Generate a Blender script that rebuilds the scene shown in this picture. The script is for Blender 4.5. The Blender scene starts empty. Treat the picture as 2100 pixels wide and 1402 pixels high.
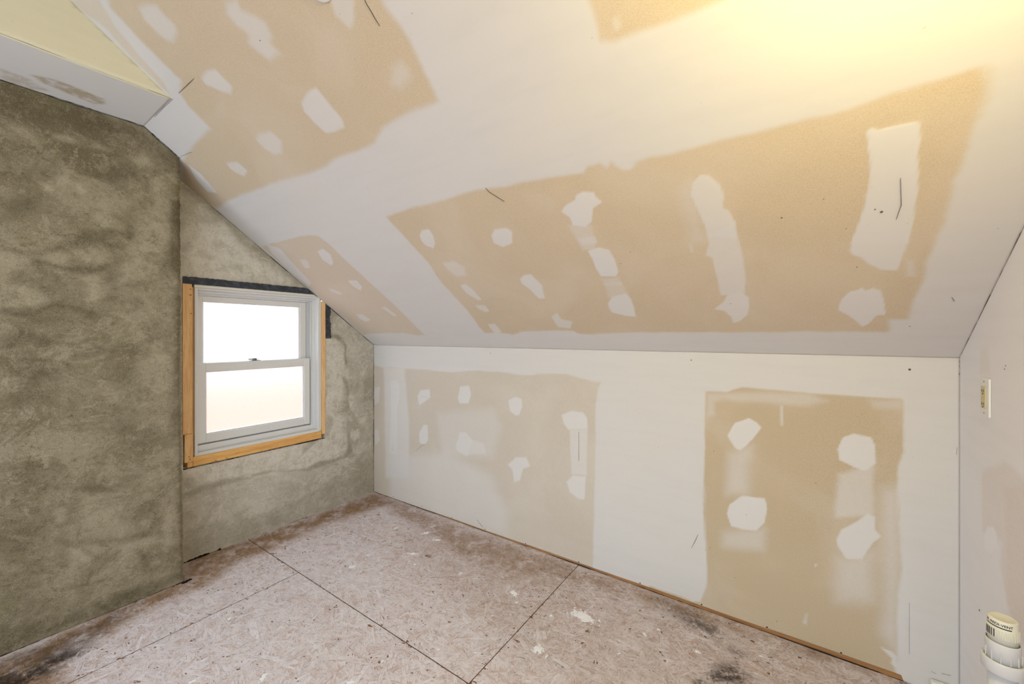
import bpy, bmesh, math, random
import numpy as np
from mathutils import Vector, Matrix
random.seed(7)
RNG = np.random.default_rng(11)
sc = bpy.context.scene
C = sc.collection

# ------------------------------------------------------------------ camera, world, exposure
CAM = (2.8425, -2.0736, 1.30)
cam_d = bpy.data.cameras.new('camera'); cam_d.sensor_width = 36.0
cam_d.lens = 36.0 * 820.946 / 2100.0
cam_d.shift_y = -(701 - 687.05) / 2100.0
cam_d.clip_start = 0.02
cam = bpy.data.objects.new('camera', cam_d); C.objects.link(cam)
cam.location = CAM; cam.rotation_euler = (math.pi / 2, 0, 0.608)
sc.camera = cam

world = bpy.data.worlds.new('overcast_sky'); sc.world = world; world.use_nodes = True
bg = world.node_tree.nodes['Background']
bg.inputs[0].default_value = (0.83, 0.915, 1.0, 1); bg.inputs[1].default_value = 2.95
sc.view_settings.view_transform = 'Standard'; sc.view_settings.look = 'None'
sc.view_settings.exposure = 0.0; sc.view_settings.gamma = 1.0
sc.view_settings.use_curve_mapping = False
LAMP_POWER = 21.0
LAMP_COLOR = (1.0, 0.83, 0.34)

sun_d = bpy.data.lights.new('hazy_sun', 'SUN'); sun_d.energy = 1.2; sun_d.angle = math.radians(12); sun_d.color = (1, .95, .88)
sun = bpy.data.objects.new('hazy_sun', sun_d); C.objects.link(sun); sun.location = (6, 6, 9)
sun.rotation_euler = Vector((-.45, -.55, -1.0)).to_track_quat('-Z', 'Y').to_euler()

# ------------------------------------------------------------------ room measures (metres)
HK = 1.2192          # knee wall height
PITCH = 0.75         # 9/12 roof slope
SL = math.sqrt(1 + PITCH * PITCH)
ROOM = 3.3349        # gable wall to right wall
PC = 0.2157          # chimney breast projection
ZS = 2.335           # underside of the boxed bulkhead
XB = 0.6145          # bulkhead side face
YEND = -3.1         # room continues behind the camera

# ---- trowelled patches, stains, marks and some painted light, in millimetres on each surface: kind (t paper, m compound, w wet/stain, l light, b bare, k dirt, p wash), strength, edge softness, outline
OPS = {'slope':[('t',0.55,12,[609,2238,769,2172,714,2101,683,2005,671,1913,637,1873,627,1906,632,2025,656,2125]),
('t',1,14,[1037,2206,797,2138,782,2032,783,1954,785,1900,790,1877,707,1852,680,1804,678,1699,520,1695,301,1684,208,1665,-82,1568,28,1398,152,1408,426,1408,784,1393,1001,1375,1290,1382,1411,1372,1519,1378,1610,1414,1762,1423,1897,1414,1905,1500,1914,1597,1898,1689,1924,1809]),
('m',0.6,14,[938,2074,983,2069,1028,2048,1024,2023,1029,1982,1006,1968,944,1960,916,1977,909,2012,906,2054]),
('m',0.55,14,[1340,1925,1398,1915,1380,1888,1420,1857,1440,1829,1424,1793,1394,1783,1404,1746,1332,1756,1311,1787,1293,1822,1328,1836,1313,1869,1312,1906]),
('m',0.5,10,[1740,1781,1825,1745,1768,1702,1740,1697,1717,1736]),
('m',0.7,10,[913,1840,985,1847,1035,1832,1034,1796,1039,1761,995,1749,956,1769,905,1815]),
('m',0.55,12,[890,1583,946,1595,1027,1578,1037,1531,975,1490,927,1495,893,1531]),
('m',0.65,8,[536,1558,625,1543,630,1493,571,1479,533,1509,528,1536]),
('m',0.75,8,[1317,1604,1379,1616,1443,1619,1442,1595,1446,1548,1451,1499,1432,1470,1369,1471,1322,1482,1304,1532,1295,1577]),
('m',0.35,20,[1801,1554,1846,1558,1858,1528,1846,1505,1784,1494,1753,1516]),
('m',0.8,6,[227,1644,239,1577,209,1496,196,1470,126,1493,142,1569]),
('t',1,10,[1273,1069,1424,1083,1575,1075,1667,1071,1765,1080,1853,1085,1976,1069,2067,1064,2164,1055,2241,1045,2271,1043,2294,1059,2334,1057,2354,1033,2372,1055,2378,1039,2399,1018,2424,1014,2450,1034,2496,1040,2542,1030,2588,1033,2648,1031,2657,1031,2722,1033,2782,1032,2857,1032,2926,1033,2990,1035,3034,1042,3076,1045,3115,1048,3147,1053,3162,1051,3177,1002,3179,956,3180,915,3186,865,3186,814,3179,770,3180,700,3179,630,3180,567,3181,677,3181,617,3181,560,3176,498,3181,423,3175,360,3170,283,3169,227,3122,224,3125,159,3024,155,2920,156,2748,157,2552,152,2328,154,2260,155,2179,153,2002,140,1912,147,1895,176,1780,185,1559,172,1484,141,1433,157,1283,158,1276,208,1291,379,1284,509,1276,643,1291,765,1285,869,1279,967,1269,1030]),
('t',0.45,14,[3147,1053,3171,1056,3184,1043,3192,982,3191,936,3178,923,3154,980]),
('m',0.85,4,[1381,937,1418,960,1460,957,1458,923,1435,875,1402,849,1369,871,1363,904]),
('m',0.85,5,[1772,864,1805,890,1864,887,1883,861,1847,803,1790,789,1758,819]),
('m',0.45,12,[1386,751,1465,751,1494,701,1470,651,1414,652,1384,704]),
('m',0.7,5,[1385,580,1426,588,1446,535,1454,461,1428,456,1385,514]),
('m',0.6,5,[1379,418,1447,413,1450,363,1418,350,1383,389]),
('m',0.7,5,[1358,246,1417,252,1414,165,1354,149]),
('m',0.85,6,[1773,586,1809,609,1846,610,1870,529,1841,437,1809,440,1788,514,1765,552]),
('m',0.6,8,[1819,296,1859,321,1865,268,1915,252,1884,198,1822,213]),
('m',0.95,4,[2135,909,2162,933,2203,945,2216,964,2244,971,2277,959,2277,942,2293,917,2272,908,2253,898,2227,843,2197,825,2156,842,2157,881]),
('m',0.5,6,[2150,772,2218,768,2215,739,2159,740]),
('m',0.35,10,[2140,837,2216,821,2197,707,2150,715]),
('m',0.95,4,[2167,703,2219,712,2254,693,2262,643,2254,569,2237,547,2174,554,2167,600,2172,656]),
('m',0.4,5,[2169,514,2248,510,2249,490,2178,497]),
('m',0.3,10,[2170,540,2243,541,2261,426,2170,422]),
('m',0.9,4,[2152,378,2185,421,2249,437,2262,404,2259,337,2252,278,2208,286,2152,313,2146,343]),
('m',0.4,6,[2541,674,2556,668,2556,632,2543,634]),
('m',0.25,30,[2550,898,2586,928,2601,745,2613,665,2547,676]),
('m',0.75,4,[2583,877,2595,920,2617,939,2640,933,2665,896,2672,856,2665,804,2679,794,2690,756,2695,748,2694,674,2668,679,2606,698,2605,729,2600,775]),
('m',0.65,4,[2695,748,2700,650,2705,533,2705,460,2695,394,2618,395,2617,498,2611,598,2590,614,2608,666,2606,698]),
('m',0.8,4,[2587,312,2620,348,2642,393,2684,404,2708,372,2708,321,2699,267,2672,232,2646,218,2643,258,2621,299]),
('m',0.95,3,[2997,963,3002,973,3018,961,3037,964,3059,964,3088,960,3097,914,3100,867,3109,814,3117,749,3120,685,3122,623,3123,576,2995,599,3005,671,3013,750,3016,812,3010,877,3001,919]),
('m',0.9,4,[3011,774,3012,720,3006,658,2999,605,2995,570,3003,550,3021,536,3040,507,3076,475,3113,466,3117,492,3118,543,3119,590,3115,630,3114,680,3112,750]),
('m',0.95,3,[2981,284,2987,341,3007,380,3029,386,3037,398,3048,380,3064,392,3087,377,3102,314,3113,249,3093,250,3088,245,3073,206,3058,186,3034,222,3012,253]),
('m',0.4,10,[3122,517,3150,506,3160,434,3137,436]),
('t',1,12,[2488,1633,2442,1476,2444,1444,2446,1386,2479,1375,2539,1370,2606,1366,2669,1364,2718,1361,2903,1374]),
('m',0.3,6,[2485,1417,2497,1416,2499,1395,2487,1394]),
('t',0.74,8,[34,1090,153,1093,259,1092,392,1090,530,1086,601,1084,669,1060,691,994,690,863,701,731,713,617,726,468,726,324,726,137,637,134,529,162,373,163,106,152,17,137,29,317,22,524,20,655,28,784]),  # paper beside the window set weaker, window glow partly painted into it
('m',0.75,8,[117,1093,196,1044,166,952,118,746,47,711,36,906,60,1030]),
('m',0.9,4,[523,968,597,978,613,931,562,870,516,852,493,903]),
('m',0.5,7,[266,937,329,934,332,903,277,860,227,867]),
('m',0.8,5,[521,715,606,711,598,654,543,620,518,663]),
('m',0.6,6,[232,678,290,658,330,612,283,602,226,636]),
('m',0.7,6,[227,392,291,389,316,324,241,301,205,344]),
('m',0.6,5,[577,450,626,454,644,358,609,352])],'knee':[('t',0.55,7,[-56,1065,22,1048,117,1033,209,1047,385,1041,628,1042,878,1038,1119,1063,1302,1063,1471,1054,1535,1055,1628,1067,1775,1075,1866,1062,1971,1046,1997,1044,1976,998,1963,917,1959,755,1959,594,1954,432,1950,310,1946,188,1948,79,1948,-83,-43,-140]),
('m',0.55,22,[136,1049,385,1043,435,653,435,204,155,147]),
('m',0.45,60,[209,333,850,464,1242,368,1360,159,1360,20,209,-18]),
('m',0.3,40,[734,731,1242,826,1314,721,1242,502,793,423]),
('m',0.85,5,[218,930,281,946,324,914,324,800,298,728,298,360,200,355,218,580,218,790]),
('m',0.5,4,[3,856,80,879,70,753,13,723]),
('m',0.5,4,[13,517,61,524,80,442,22,386]),
('m',0.8,5,[533,841,565,888,659,900,666,842,597,803,549,776]),
('m',0.8,5,[549,557,597,629,636,634,643,527,612,489,557,492]),
('m',0.85,4,[941,856,961,944,1041,955,1061,897,1035,835,961,827]),
('m',0.9,4,[1371,886,1405,903,1427,914,1471,904,1477,859,1455,803,1427,795,1383,822]),
('m',0.75,9,[920,527,961,625,1015,632,1067,590,1041,486,1015,472,934,489]),
('m',0.5,8,[1054,588,1169,586,1188,521,1041,486]),
('m',0.85,7,[1365,477,1427,534,1504,547,1535,499,1482,471,1460,394,1416,376,1405,447]),
('m',0.9,4,[1751,836,1812,868,1884,868,1911,838,1911,781,1793,757,1765,787]),
('m',0.6,5,[1803,758,1911,773,1907,519,1812,501]),
('m',0.9,6,[1784,453,1821,502,1902,510,1893,378,1857,377,1803,398]),
('t',1,6,[2513,1036,2600,1039,2663,1064,2787,1062,2908,1060,3020,1056,3182,1061,3189,1054,3189,910,3191,859,3177,804,3172,717,3172,632,3182,556,3173,723,3182,542,3187,421,3178,344,3169,199,3173,78,3164,49,3178,-12,2685,-38,2256,2,2256,23,2411,26,2455,19,2491,34,2516,120,2519,198,2512,426,2509,579,2513,285,2502,529,2507,777]),
('m',0.4,30,[2600,759,2703,808,2683,594,2600,568]),
('m',0.5,14,[2998,742,3108,804,3106,602,2993,566]),
('m',0.4,30,[2586,388,2749,449,2743,356,2586,324]),
('m',0.35,16,[2520,1025,2908,1057,2965,1033,2908,1006,2586,1006,2550,986,2550,930,2520,918]),
('m',0.4,40,[2993,397,3108,468,3108,266,2993,222]),
('m',0.3,14,[3098,1046,3184,1054,3182,1027,3108,1020]),
('m',0.97,3,[2604,840,2635,900,2690,930,2717,914,2736,893,2703,839,2677,803,2656,781,2635,789,2618,814]),
('m',0.97,3,[2998,840,3014,892,3046,910,3098,904,3111,872,3113,805,3080,769,3046,779,3004,799]),
('m',0.97,3,[2604,481,2614,523,2663,574,2749,582,2756,542,2746,479,2717,436,2670,427,2621,429]),
('m',0.97,4,[2993,474,3009,521,3062,570,3088,604,3108,596,3108,548,3128,527,3103,493,3073,423,3025,407,2998,448]),
('m',0.5,3,[2806,996,2814,997,2816,915,2809,910]),
('m',0.7,3,[2926,358,2934,357,2931,342,2923,342]),
('m',0.5,6,[2893,139,2901,139,2896,93,2885,95]),
('m',0.5,40,[3132,714,3178,724,3182,419,3169,107,3137,155]),
('m',0.8,3,[3128,101,3160,97,3173,84,3169,45,3155,51,3160,72])],'right':[('t',0.3,16,[-199,873,-268,905,-363,949,-447,935,-506,924,-699,918,-699,388,-380,554,-336,640,-345,708,-204,683]),
('t',0.22,20,[-363,880,-506,924,-699,918,-699,388,-380,530]),
('m',0.85,4,[-215,678,-247,717,-288,733,-311,718,-317,688,-268,646,-226,640]),
('t',0.2,20,[-186,1258,-247,1260,-268,1185,-186,1178])],'gable':[('l',0.8,25,[-421,1275,-349,1286,-289,1251,-252,1183,-264,1047,-289,936,-277,844,-313,714,-264,581,-233,473,-252,397,-349,365,-486,378,-551,342,-693,361,-963,381,-1206,428,-1275,557,-807,548,-442,550]),
('l',0.75,40,[-1275,1986,-1193,1972,-1110,1968,-1007,1894,-873,1794,-726,1690,-726,1644,-907,1650,-1169,1644,-1275,1653]),
('l',0.5,30,[-1253,2126,-1169,2059,-1110,2015,-1169,1955,-1262,1956]),
('w',1,8,[-379,1308,-325,1308,-283,1274,-245,1217,-252,1137,-227,1090,-237,1051,-264,1070,-270,1138,-264,1194,-295,1246,-337,1274,-384,1283]),
('w',0.8,8,[-283,992,-239,942,-224,861,-233,793,-214,710,-245,732,-254,796,-245,863,-277,935]),
('w',0.8,10,[-245,567,-224,517,-220,447,-195,383,-264,343,-349,342,-453,337,-551,326,-644,352,-713,361,-788,383,-921,387,-921,411,-788,402,-693,366,-562,350,-464,372,-337,356,-252,380,-233,427]),
('w',0.7,14,[-921,406,-1043,423,-1192,415,-1281,401,-1281,359,-1156,378,-1043,387,-921,378]),
('w',0.5,12,[-408,707,-361,677,-373,591,-419,524,-425,623]),
('w',0.6,8,[-593,519,-453,553,-436,549,-486,517,-572,463,-654,411,-674,396,-593,457]),
('w',0.35,40,[-175,925,-13,982,2,713,-123,661,-175,785]),
('w',0.4,40,[-175,321,2,276,2,94,-123,72]),
('w',0.35,50,[-788,280,-634,283,-593,167,-732,113,-788,84]),
('w',0.8,22,[-1279,1830,-1239,1838,-1223,1813,-1244,1781,-1279,1775]),
('w',0.5,18,[-1279,1974,-1262,1967,-1253,1936,-1279,1897]),
('w',0.6,22,[-1039,1984,-996,1964,-789,1820,-509,1617,-594,1637,-813,1790,-996,1896]),
('w',0.6,12,[-1275,2164,-1120,2060,-1007,1967,-1039,1960,-1130,2040,-1275,2136]),
('l',0.8,10,[-227,781,-175,785,-149,735,-188,694,-227,712]),
('l',0.8,10,[-214,537,-149,548,-123,496,-175,460,-214,491]),
('l',0.6,10,[-264,1047,-214,1043,-227,964,-258,944]),
('l',0.5,30,[-227,838,-123,873,-68,580,-123,566,-175,669]),
('w',0.5,16,[-1266,22,-1266,178,-1120,177,-907,127,-522,160,-2,195,-2,-16,-907,-5]),
('l',0.4,16,[-760,94,-693,119,-634,78,-732,63])],'chim':[('l',0.7,22,[-1662,1839,-1627,1872,-1556,1814,-1568,1795,-1627,1799]),
('l',0.75,30,[-1506,1919,-1399,1965,-1392,1797,-1440,1585,-1568,1554,-1574,1620,-1531,1701,-1513,1815]),
('l',0.65,30,[-1928,1494,-1874,1513,-1818,1482,-1778,1455,-1818,1423,-1928,1416]),
('l',0.6,14,[-1846,1641,-1768,1669,-1737,1651,-1748,1603,-1808,1617]),
('l',0.5,14,[-1727,1676,-1673,1709,-1616,1671,-1627,1628,-1695,1635]),
('l',0.6,18,[-1716,1561,-1650,1577,-1616,1532,-1650,1449,-1684,1462,-1673,1527]),
('l',0.45,30,[-1568,1521,-1385,1520,-1371,1215,-1506,1219,-1556,1388]),
('l',0.5,14,[-1627,1239,-1592,1321,-1556,1338,-1568,1254]),
('l',0.5,10,[-1716,1179,-1616,1219,-1604,1206,-1695,1163]),
('l',0.5,20,[-1506,1202,-1371,1215,-1371,1034,-1440,998,-1519,1118]),
('l',0.5,26,[-1928,1121,-1865,1130,-1846,1106,-1901,1076,-1928,1064]),
('l',0.4,30,[-1928,1634,-1888,1641,-1846,1612,-1883,1563,-1928,1550]),
('l',0.35,40,[-1627,1061,-1385,991,-1385,785,-1568,889]),
('w',0.6,14,[-1928,1663,-1883,1656,-1818,1653,-1763,1700,-1721,1731,-1695,1768,-1604,1804,-1531,1786,-1531,1761,-1616,1777,-1684,1747,-1737,1690,-1808,1640,-1874,1636,-1928,1648]),
('w',0.6,22,[-1716,1756,-1627,1782,-1580,1751,-1556,1697,-1604,1706,-1650,1721,-1695,1705,-1721,1716]),
('w',0.65,14,[-1841,1620,-1808,1617,-1748,1603,-1650,1625,-1604,1640,-1604,1615,-1673,1582,-1748,1580,-1808,1602,-1841,1609]),
('w',0.5,30,[-1616,1614,-1568,1695,-1556,1681,-1574,1595,-1627,1531]),
('w',0.6,12,[-1928,1413,-1837,1414,-1773,1441,-1711,1429,-1639,1393,-1650,1368,-1737,1412,-1788,1417,-1837,1385,-1883,1376,-1928,1388]),
('w',0.6,16,[-1928,1325,-1874,1318,-1808,1304,-1773,1258,-1883,1253,-1928,1240]),
('w',0.75,10,[-1928,1209,-1837,1205,-1737,1181,-1716,1148,-1737,1142,-1763,1178,-1837,1190,-1928,1188]),
('w',0.6,26,[-1901,1190,-1763,1174,-1748,1150,-1773,1107,-1837,1105,-1883,1138]),
('w',0.5,22,[-1748,1841,-1721,1817,-1727,1785,-1748,1788]),
('w',0.7,18,[-1382,2005,-1342,2007,-1342,1597,-1378,1575,-1392,1680,-1382,1844]),
('w',0.55,18,[-1371,1557,-1339,1561,-1339,757,-1385,767,-1371,1215]),
('w',0.5,50,[-1928,1867,-1818,1898,-1818,1831,-1883,1779,-1928,1754]),
('w',0.6,40,[-1928,2315,-1794,2330,-1526,2328,-1480,2317,-1347,2220,-1347,2143,-1526,2247,-1694,2227,-1928,2188]),  # dark band along the chimney top, shade put into the cement colour
('w',0.55,26,[-1655,2080,-1526,2125,-1511,2069,-1585,2025,-1655,2023]),
('w',0.4,26,[-1928,2062,-1758,2081,-1782,1963,-1928,1918]),
('l',0.7,14,[-1770,2004,-1739,2023,-1733,1979,-1770,1922,-1823,1915,-1817,1952]),
('l',0.75,14,[-1726,1981,-1688,1993,-1681,1947,-1714,1929]),
('l',0.75,20,[-1541,2160,-1480,2193,-1448,2152,-1464,2136,-1526,2135]),
('l',0.5,16,[-1585,2323,-1534,2244,-1541,2231,-1599,2238]),
('l',0.7,22,[-1464,2084,-1382,2132,-1373,1983,-1415,1801,-1480,1809,-1448,1963]),
('l',0.6,12,[-1794,2176,-1694,2199,-1585,2174,-1613,2153,-1720,2151,-1794,2149]),
('l',0.6,18,[-1641,1959,-1613,1957,-1556,1914,-1585,1876,-1641,1891]),
('l',0.6,16,[-1541,1978,-1495,2002,-1511,1946,-1541,1938]),
('l',0.4,30,[-1928,2188,-1817,2166,-1817,2095,-1928,2087]),
('l',0.55,10,[-1488,676,-1457,700,-1464,670,-1488,666]),
('l',0.55,10,[-1399,718,-1374,723,-1370,667,-1391,662]),
('l',0.7,18,[-1416,466,-1374,496,-1365,406,-1382,218,-1416,211]),
('l',0.55,12,[-1571,279,-1526,310,-1432,292,-1448,246,-1526,260,-1511,192,-1541,125,-1585,166]),
('l',0.6,8,[-1472,174,-1424,162,-1424,141,-1464,149]),
('l',0.55,24,[-1556,112,-1511,130,-1365,59,-1357,22,-1496,40,-1556,92]),
('l',0.5,10,[-1879,803,-1818,806,-1812,787,-1874,789]),
('l',0.5,10,[-1739,834,-1707,836,-1707,822,-1739,825]),
('l',0.5,14,[-1776,542,-1758,544,-1752,496,-1770,476]),
('l',0.5,14,[-1739,353,-1655,335,-1648,274,-1668,255,-1733,294]),
('l',0.4,14,[-1852,157,-1823,150,-1829,126,-1794,88,-1846,101]),
('l',0.6,8,[-1818,244,-1806,248,-1800,209,-1815,216]),
('l',0.35,40,[-1695,579,-1585,484,-1599,390,-1695,447]),
('w',0.6,14,[-1928,942,-1863,926,-1818,922,-1863,913,-1928,933]),
('w',0.5,16,[-1928,672,-1857,702,-1733,628,-1627,605,-1599,567,-1758,609,-1857,676,-1928,638]),
('w',0.6,10,[-1800,209,-1695,182,-1621,164,-1627,153,-1701,157,-1782,181]),
('w',0.55,22,[-1511,243,-1464,212,-1448,152,-1480,125,-1511,171]),
('w',0.5,30,[-1571,439,-1448,477,-1432,451,-1526,382]),
('w',0.4,60,[-1928,570,-1818,494,-1818,173,-1928,64]),
('w',0.5,12,[-1701,346,-1641,271,-1648,255,-1695,324]),
('w',0.6,20,[-1928,5,-1556,22,-1330,20,-1330,64,-1627,70,-1928,81]),
('w',0.5,18,[-1357,1013,-1330,1010,-1325,39,-1361,78,-1348,465]),
('w',0.4,16,[-1794,431,-1739,390,-1571,339,-1432,313,-1432,298,-1556,303,-1739,362]),
('l',1,4,[-1344,1420,-1336,1267,-1331,753,-1323,235,-1321,28,-1331,28,-1340,498,-1346,1011])],'soffit':[('w',0.8,10,[362,-1862,397,-1804,392,-1722,374,-1653,336,-1639,281,-1668,300,-1752,317,-1822]),  # long thin chimney outline is light caught on its edge, painted pale
('w',0.5,12,[325,-1934,326,-1861,261,-1796,216,-1852,229,-1928]),
('m',0.9,5,[202,-1476,227,-1514,241,-1589,267,-1561])],'floor':[('b',1,60,[305,-2230,233,-1928,189,-1320,-55,-1251,3,-916,37,-25,349,-17,221,-431,257,-904,272,-1142,343,-1278,351,-1456,403,-1650,356,-1813,640,-1782,714,-1955,597,-2212]),
('b',0.75,50,[37,-25,1069,-40,1864,-22,2412,-4,3228,14,3195,-30,2631,-99,2211,-118,1842,-184,1606,-297,1318,-326,775,-203,428,-172]),
('b',0.6,60,[1174,-161,1538,-46,1835,-54,1779,-328,1497,-372]),
('k',1,35,[333,-2001,346,-1935,417,-1869,378,-1828,387,-1776,452,-1730,474,-1760,498,-1815,521,-1866,545,-1946]),
('k',0.4,40,[136,-1996,213,-1927,271,-1776,327,-1668,487,-1722,506,-1876,416,-1939]),
('k',0.7,28,[2433,-78,2488,-77,2535,-98,2571,-91,2586,-131,2563,-163,2525,-157,2453,-129]),
('k',0.55,22,[2627,-181,2667,-154,2695,-186,2672,-209,2638,-204]),
('k',1,22,[2539,-436,2581,-395,2603,-327,2648,-289,2681,-312,2679,-364,2634,-382,2588,-439,2553,-469]),
('k',0.3,40,[2303,-27,2444,-32,2458,-152,2326,-114]),
('p',0.8,50,[647,-1783,479,-1488,424,-1197,436,-877,403,-545,769,-513,1238,-750,1343,-996,1378,-1274]),
('p',0.5,50,[1092,-757,1665,-584,2097,-436,2481,-334,2661,-381,1766,-1004,1413,-1046]),
('b',1,45,[305,-2230,233,-1928,189,-1320,215,-1237,305,-1445,327,-1668,389,-1790,512,-1877,509,-2136]),
('k',0.45,40,[326,-2001,233,-1928,278,-1720,254,-1524,332,-1590,434,-1728,542,-1856]),
('b',0.34,160,[664,-103,1889,-45,3228,14,2421,-768,2062,-793,1589,-636,867,-445])]}
SPLATS = [[656,-303,20],[875,-240,29],[999,-260,25],[998,-455,29],[793,-617,17],[822,-742,27],[1093,-524,14],[1074,-629,8],[1363,-438,16],[1698,-412,29],[1368,-451,11],[2053,-366,59],[1931,-447,14],[1982,-650,32],[2031,-665,10],[1644,-889,10],[1003,-689,13],[903,-742,11],[1749,-461,12],[1708,-602,9],[728,-1307,16],[1196,-1364,22],[997,-1524,17],[2528,-289,16],[2321,-315,15],[2362,-251,11],[1506,-1057,12],[1490,-1186,18],[1075,-744,8],[2743,-167,10],[1783,-813,10],[2268,-482,10]]
CRACKS = {"slope":[[875,1854,811,1854,700,1855],[1850,1727,1847,1714,1847,1694,1846,1676,1846,1657],[1878,1081,1882,1062,1899,1039,1924,1006],[625,1856,502,1857,370,1856],[244,1685,363,1674],[3255,332,3264,313],[3076,812,3089,724,3085,674]],"knee":[[234,375,258,437],[222,400,281,383],[507,420,571,471,624,494],[577,842,644,841],[1860,754,1860,589],[3206,303,3206,112],[3328,901,3327,875],[2451,277,2466,312,2481,352],[1112,61,1162,26],[3264,74,3277,71],[3290,79,3313,83],[3067,988,3076,992],[3055,979,3064,980]]}
DOTS = {"knee":[[1228,1182,2.5],[2450,1180,2.5],[3207,1172,3.5],[29,83,2],[935,226,1.3],[2634,198,1.5],[2548,758,1.5],[2928,690,1.5],[2532,304,1.5],[2793,65,1.5],[167,454,1.2],[592,300,1.3],[2203,895,1.2],[2680,496,1.3],[2296,736,1.2]],"slope":[[1288,671,1.6],[2333,673,1.5],[2278,618,1.5],[2820,737,2.2],[3051,709,3],[3036,721,1.8],[2978,663,1.2],[3016,498,1.5],[1361,1806,1.5],[2647,344,1.5],[3181,188,1.5],[2920,783,1.2]],"right":[[-187,429,2.5],[-375,1215,1.5],[-369,1205,1.5]]}
SCREWS = [[250,17],[577,19],[883,11],[1183,10],[1501,10],[1860,18],[2205,17],[2496,16],[2758,19],[3009,26]]
NAILS = [[431,-1037],[490,-1035],[624,-931],[615,-1114],[607,-959],[665,-1014],[654,-893],[1048,-975],[1051,-1011],[1057,-1090],[410,-1266],[1454,-1073],[1465,-876],[1465,-813],[1470,-413],[1814,-363],[660,-728],[968,-1155],[2259,-320],[2379,-261],[2360,-160],[1593,-485]]
# ------------------------------------------------------------------ helpers
def tag(o, label=None, cat=None, group=None, kind=None):
    if label: o['label'] = label
    if cat: o['category'] = cat
    if group: o['group'] = group
    if kind: o['kind'] = kind
    return o

def link(name, me, mat=None, parent=None):
    o = bpy.data.objects.new(name, me); C.objects.link(o)
    if mat: me.materials.append(mat)
    if parent:
        o.parent = parent
        o.matrix_parent_inverse = Matrix.Translation(parent.location).inverted()
    return o

def empty(name, loc):
    o = bpy.data.objects.new(name, None); C.objects.link(o); o.location = loc
    o.empty_display_size = 0.1
    return o

def bm_obj(name, bm, mat, parent=None, smooth=False):
    me = bpy.data.meshes.new(name)
    bmesh.ops.recalc_face_normals(bm, faces=bm.faces)
    bm.to_mesh(me); bm.free()
    if smooth:
        for p in me.polygons: p.use_smooth = True
    return link(name, me, mat, parent)

def add_box(bm, lo, hi, bevel=0.0, seg=2):
    r = bmesh.ops.create_cube(bm, size=1.0)
    s = [hi[i] - lo[i] for i in range(3)]; c = [(hi[i] + lo[i]) / 2 for i in range(3)]
    for v in r['verts']:
        v.co = Vector((v.co.x * s[0] + c[0], v.co.y * s[1] + c[1], v.co.z * s[2] + c[2]))
    if bevel > 0:
        es = list({e for v in r['verts'] for e in v.link_edges})
        bmesh.ops.bevel(bm, geom=es, offset=bevel, segments=seg, affect='EDGES', profile=0.5)

def box(name, lo, hi, mat, parent=None, bevel=0.0):
    bm = bmesh.new(); add_box(bm, lo, hi, bevel)
    return bm_obj(name, bm, mat, parent)

def lathe(bm, prof, axis_xy, n=48, a0=0.0, a1=2 * math.pi, bump=None):
    """prof = [(radius, z)...] turned about a vertical axis"""
    full = abs(a1 - a0 - 2 * math.pi) < 1e-6
    cols = []
    cnt = n if full else n + 1
    for i in range(cnt):
        a = a0 + (a1 - a0) * i / n
        col = []
        for (r, z) in prof:
            rr = r + (bump(i, r, z) if bump else 0.0)
            col.append(bm.verts.new((axis_xy[0] + rr * math.cos(a), axis_xy[1] + rr * math.sin(a), z)))
        cols.append(col)
    m = len(prof)
    for i in range(n):
        A = cols[i]; B = cols[(i + 1) % cnt]
        for j in range(m - 1):
            if prof[j][0] < 1e-6 and prof[j + 1][0] < 1e-6: continue
            try: bm.faces.new((A[j], B[j], B[j + 1], A[j + 1]))
            except ValueError: pass

def poly_sdf(P, poly):
    """signed distance (negative inside) of points P (n,2) to polygon (m,2)"""
    d2 = np.full(len(P), 1e9); inside = np.zeros(len(P), bool)
    m = len(poly)
    for i in range(m):
        a = poly[i]; b = poly[(i + 1) % m]
        ab = b - a; L2 = float(ab @ ab) + 1e-12
        ap = P - a
        t = np.clip((ap @ ab) / L2, 0, 1)
        q = ap - t[:, None] * ab
        d2 = np.minimum(d2, (q * q).sum(1))
        c = (a[1] > P[:, 1]) != (b[1] > P[:, 1])
        with np.errstate(divide='ignore', invalid='ignore'):
            xi = (b[0] - a[0]) * (P[:, 1] - a[1]) / (b[1] - a[1] + 1e-12) + a[0]
        inside ^= c & (P[:, 0] < xi)
    d = np.sqrt(d2)
    return np.where(inside, -d, d)

def wobble(P, sd):
    """small smooth value noise used to roughen trowelled edges"""
    r = np.random.default_rng(sd)
    out = np.zeros(len(P))
    for f, amp in ((14, .5), (33, .3), (70, .22), (150, .14)):
        for _ in range(4):
            th = r.uniform(0, 6.283); ph = r.uniform(0, 6.283)
            out += amp * 0.5 * np.sin(f * (P[:, 0] * math.cos(th) + P[:, 1] * math.sin(th)) * r.uniform(.7, 1.3) + ph)
    return out

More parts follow.
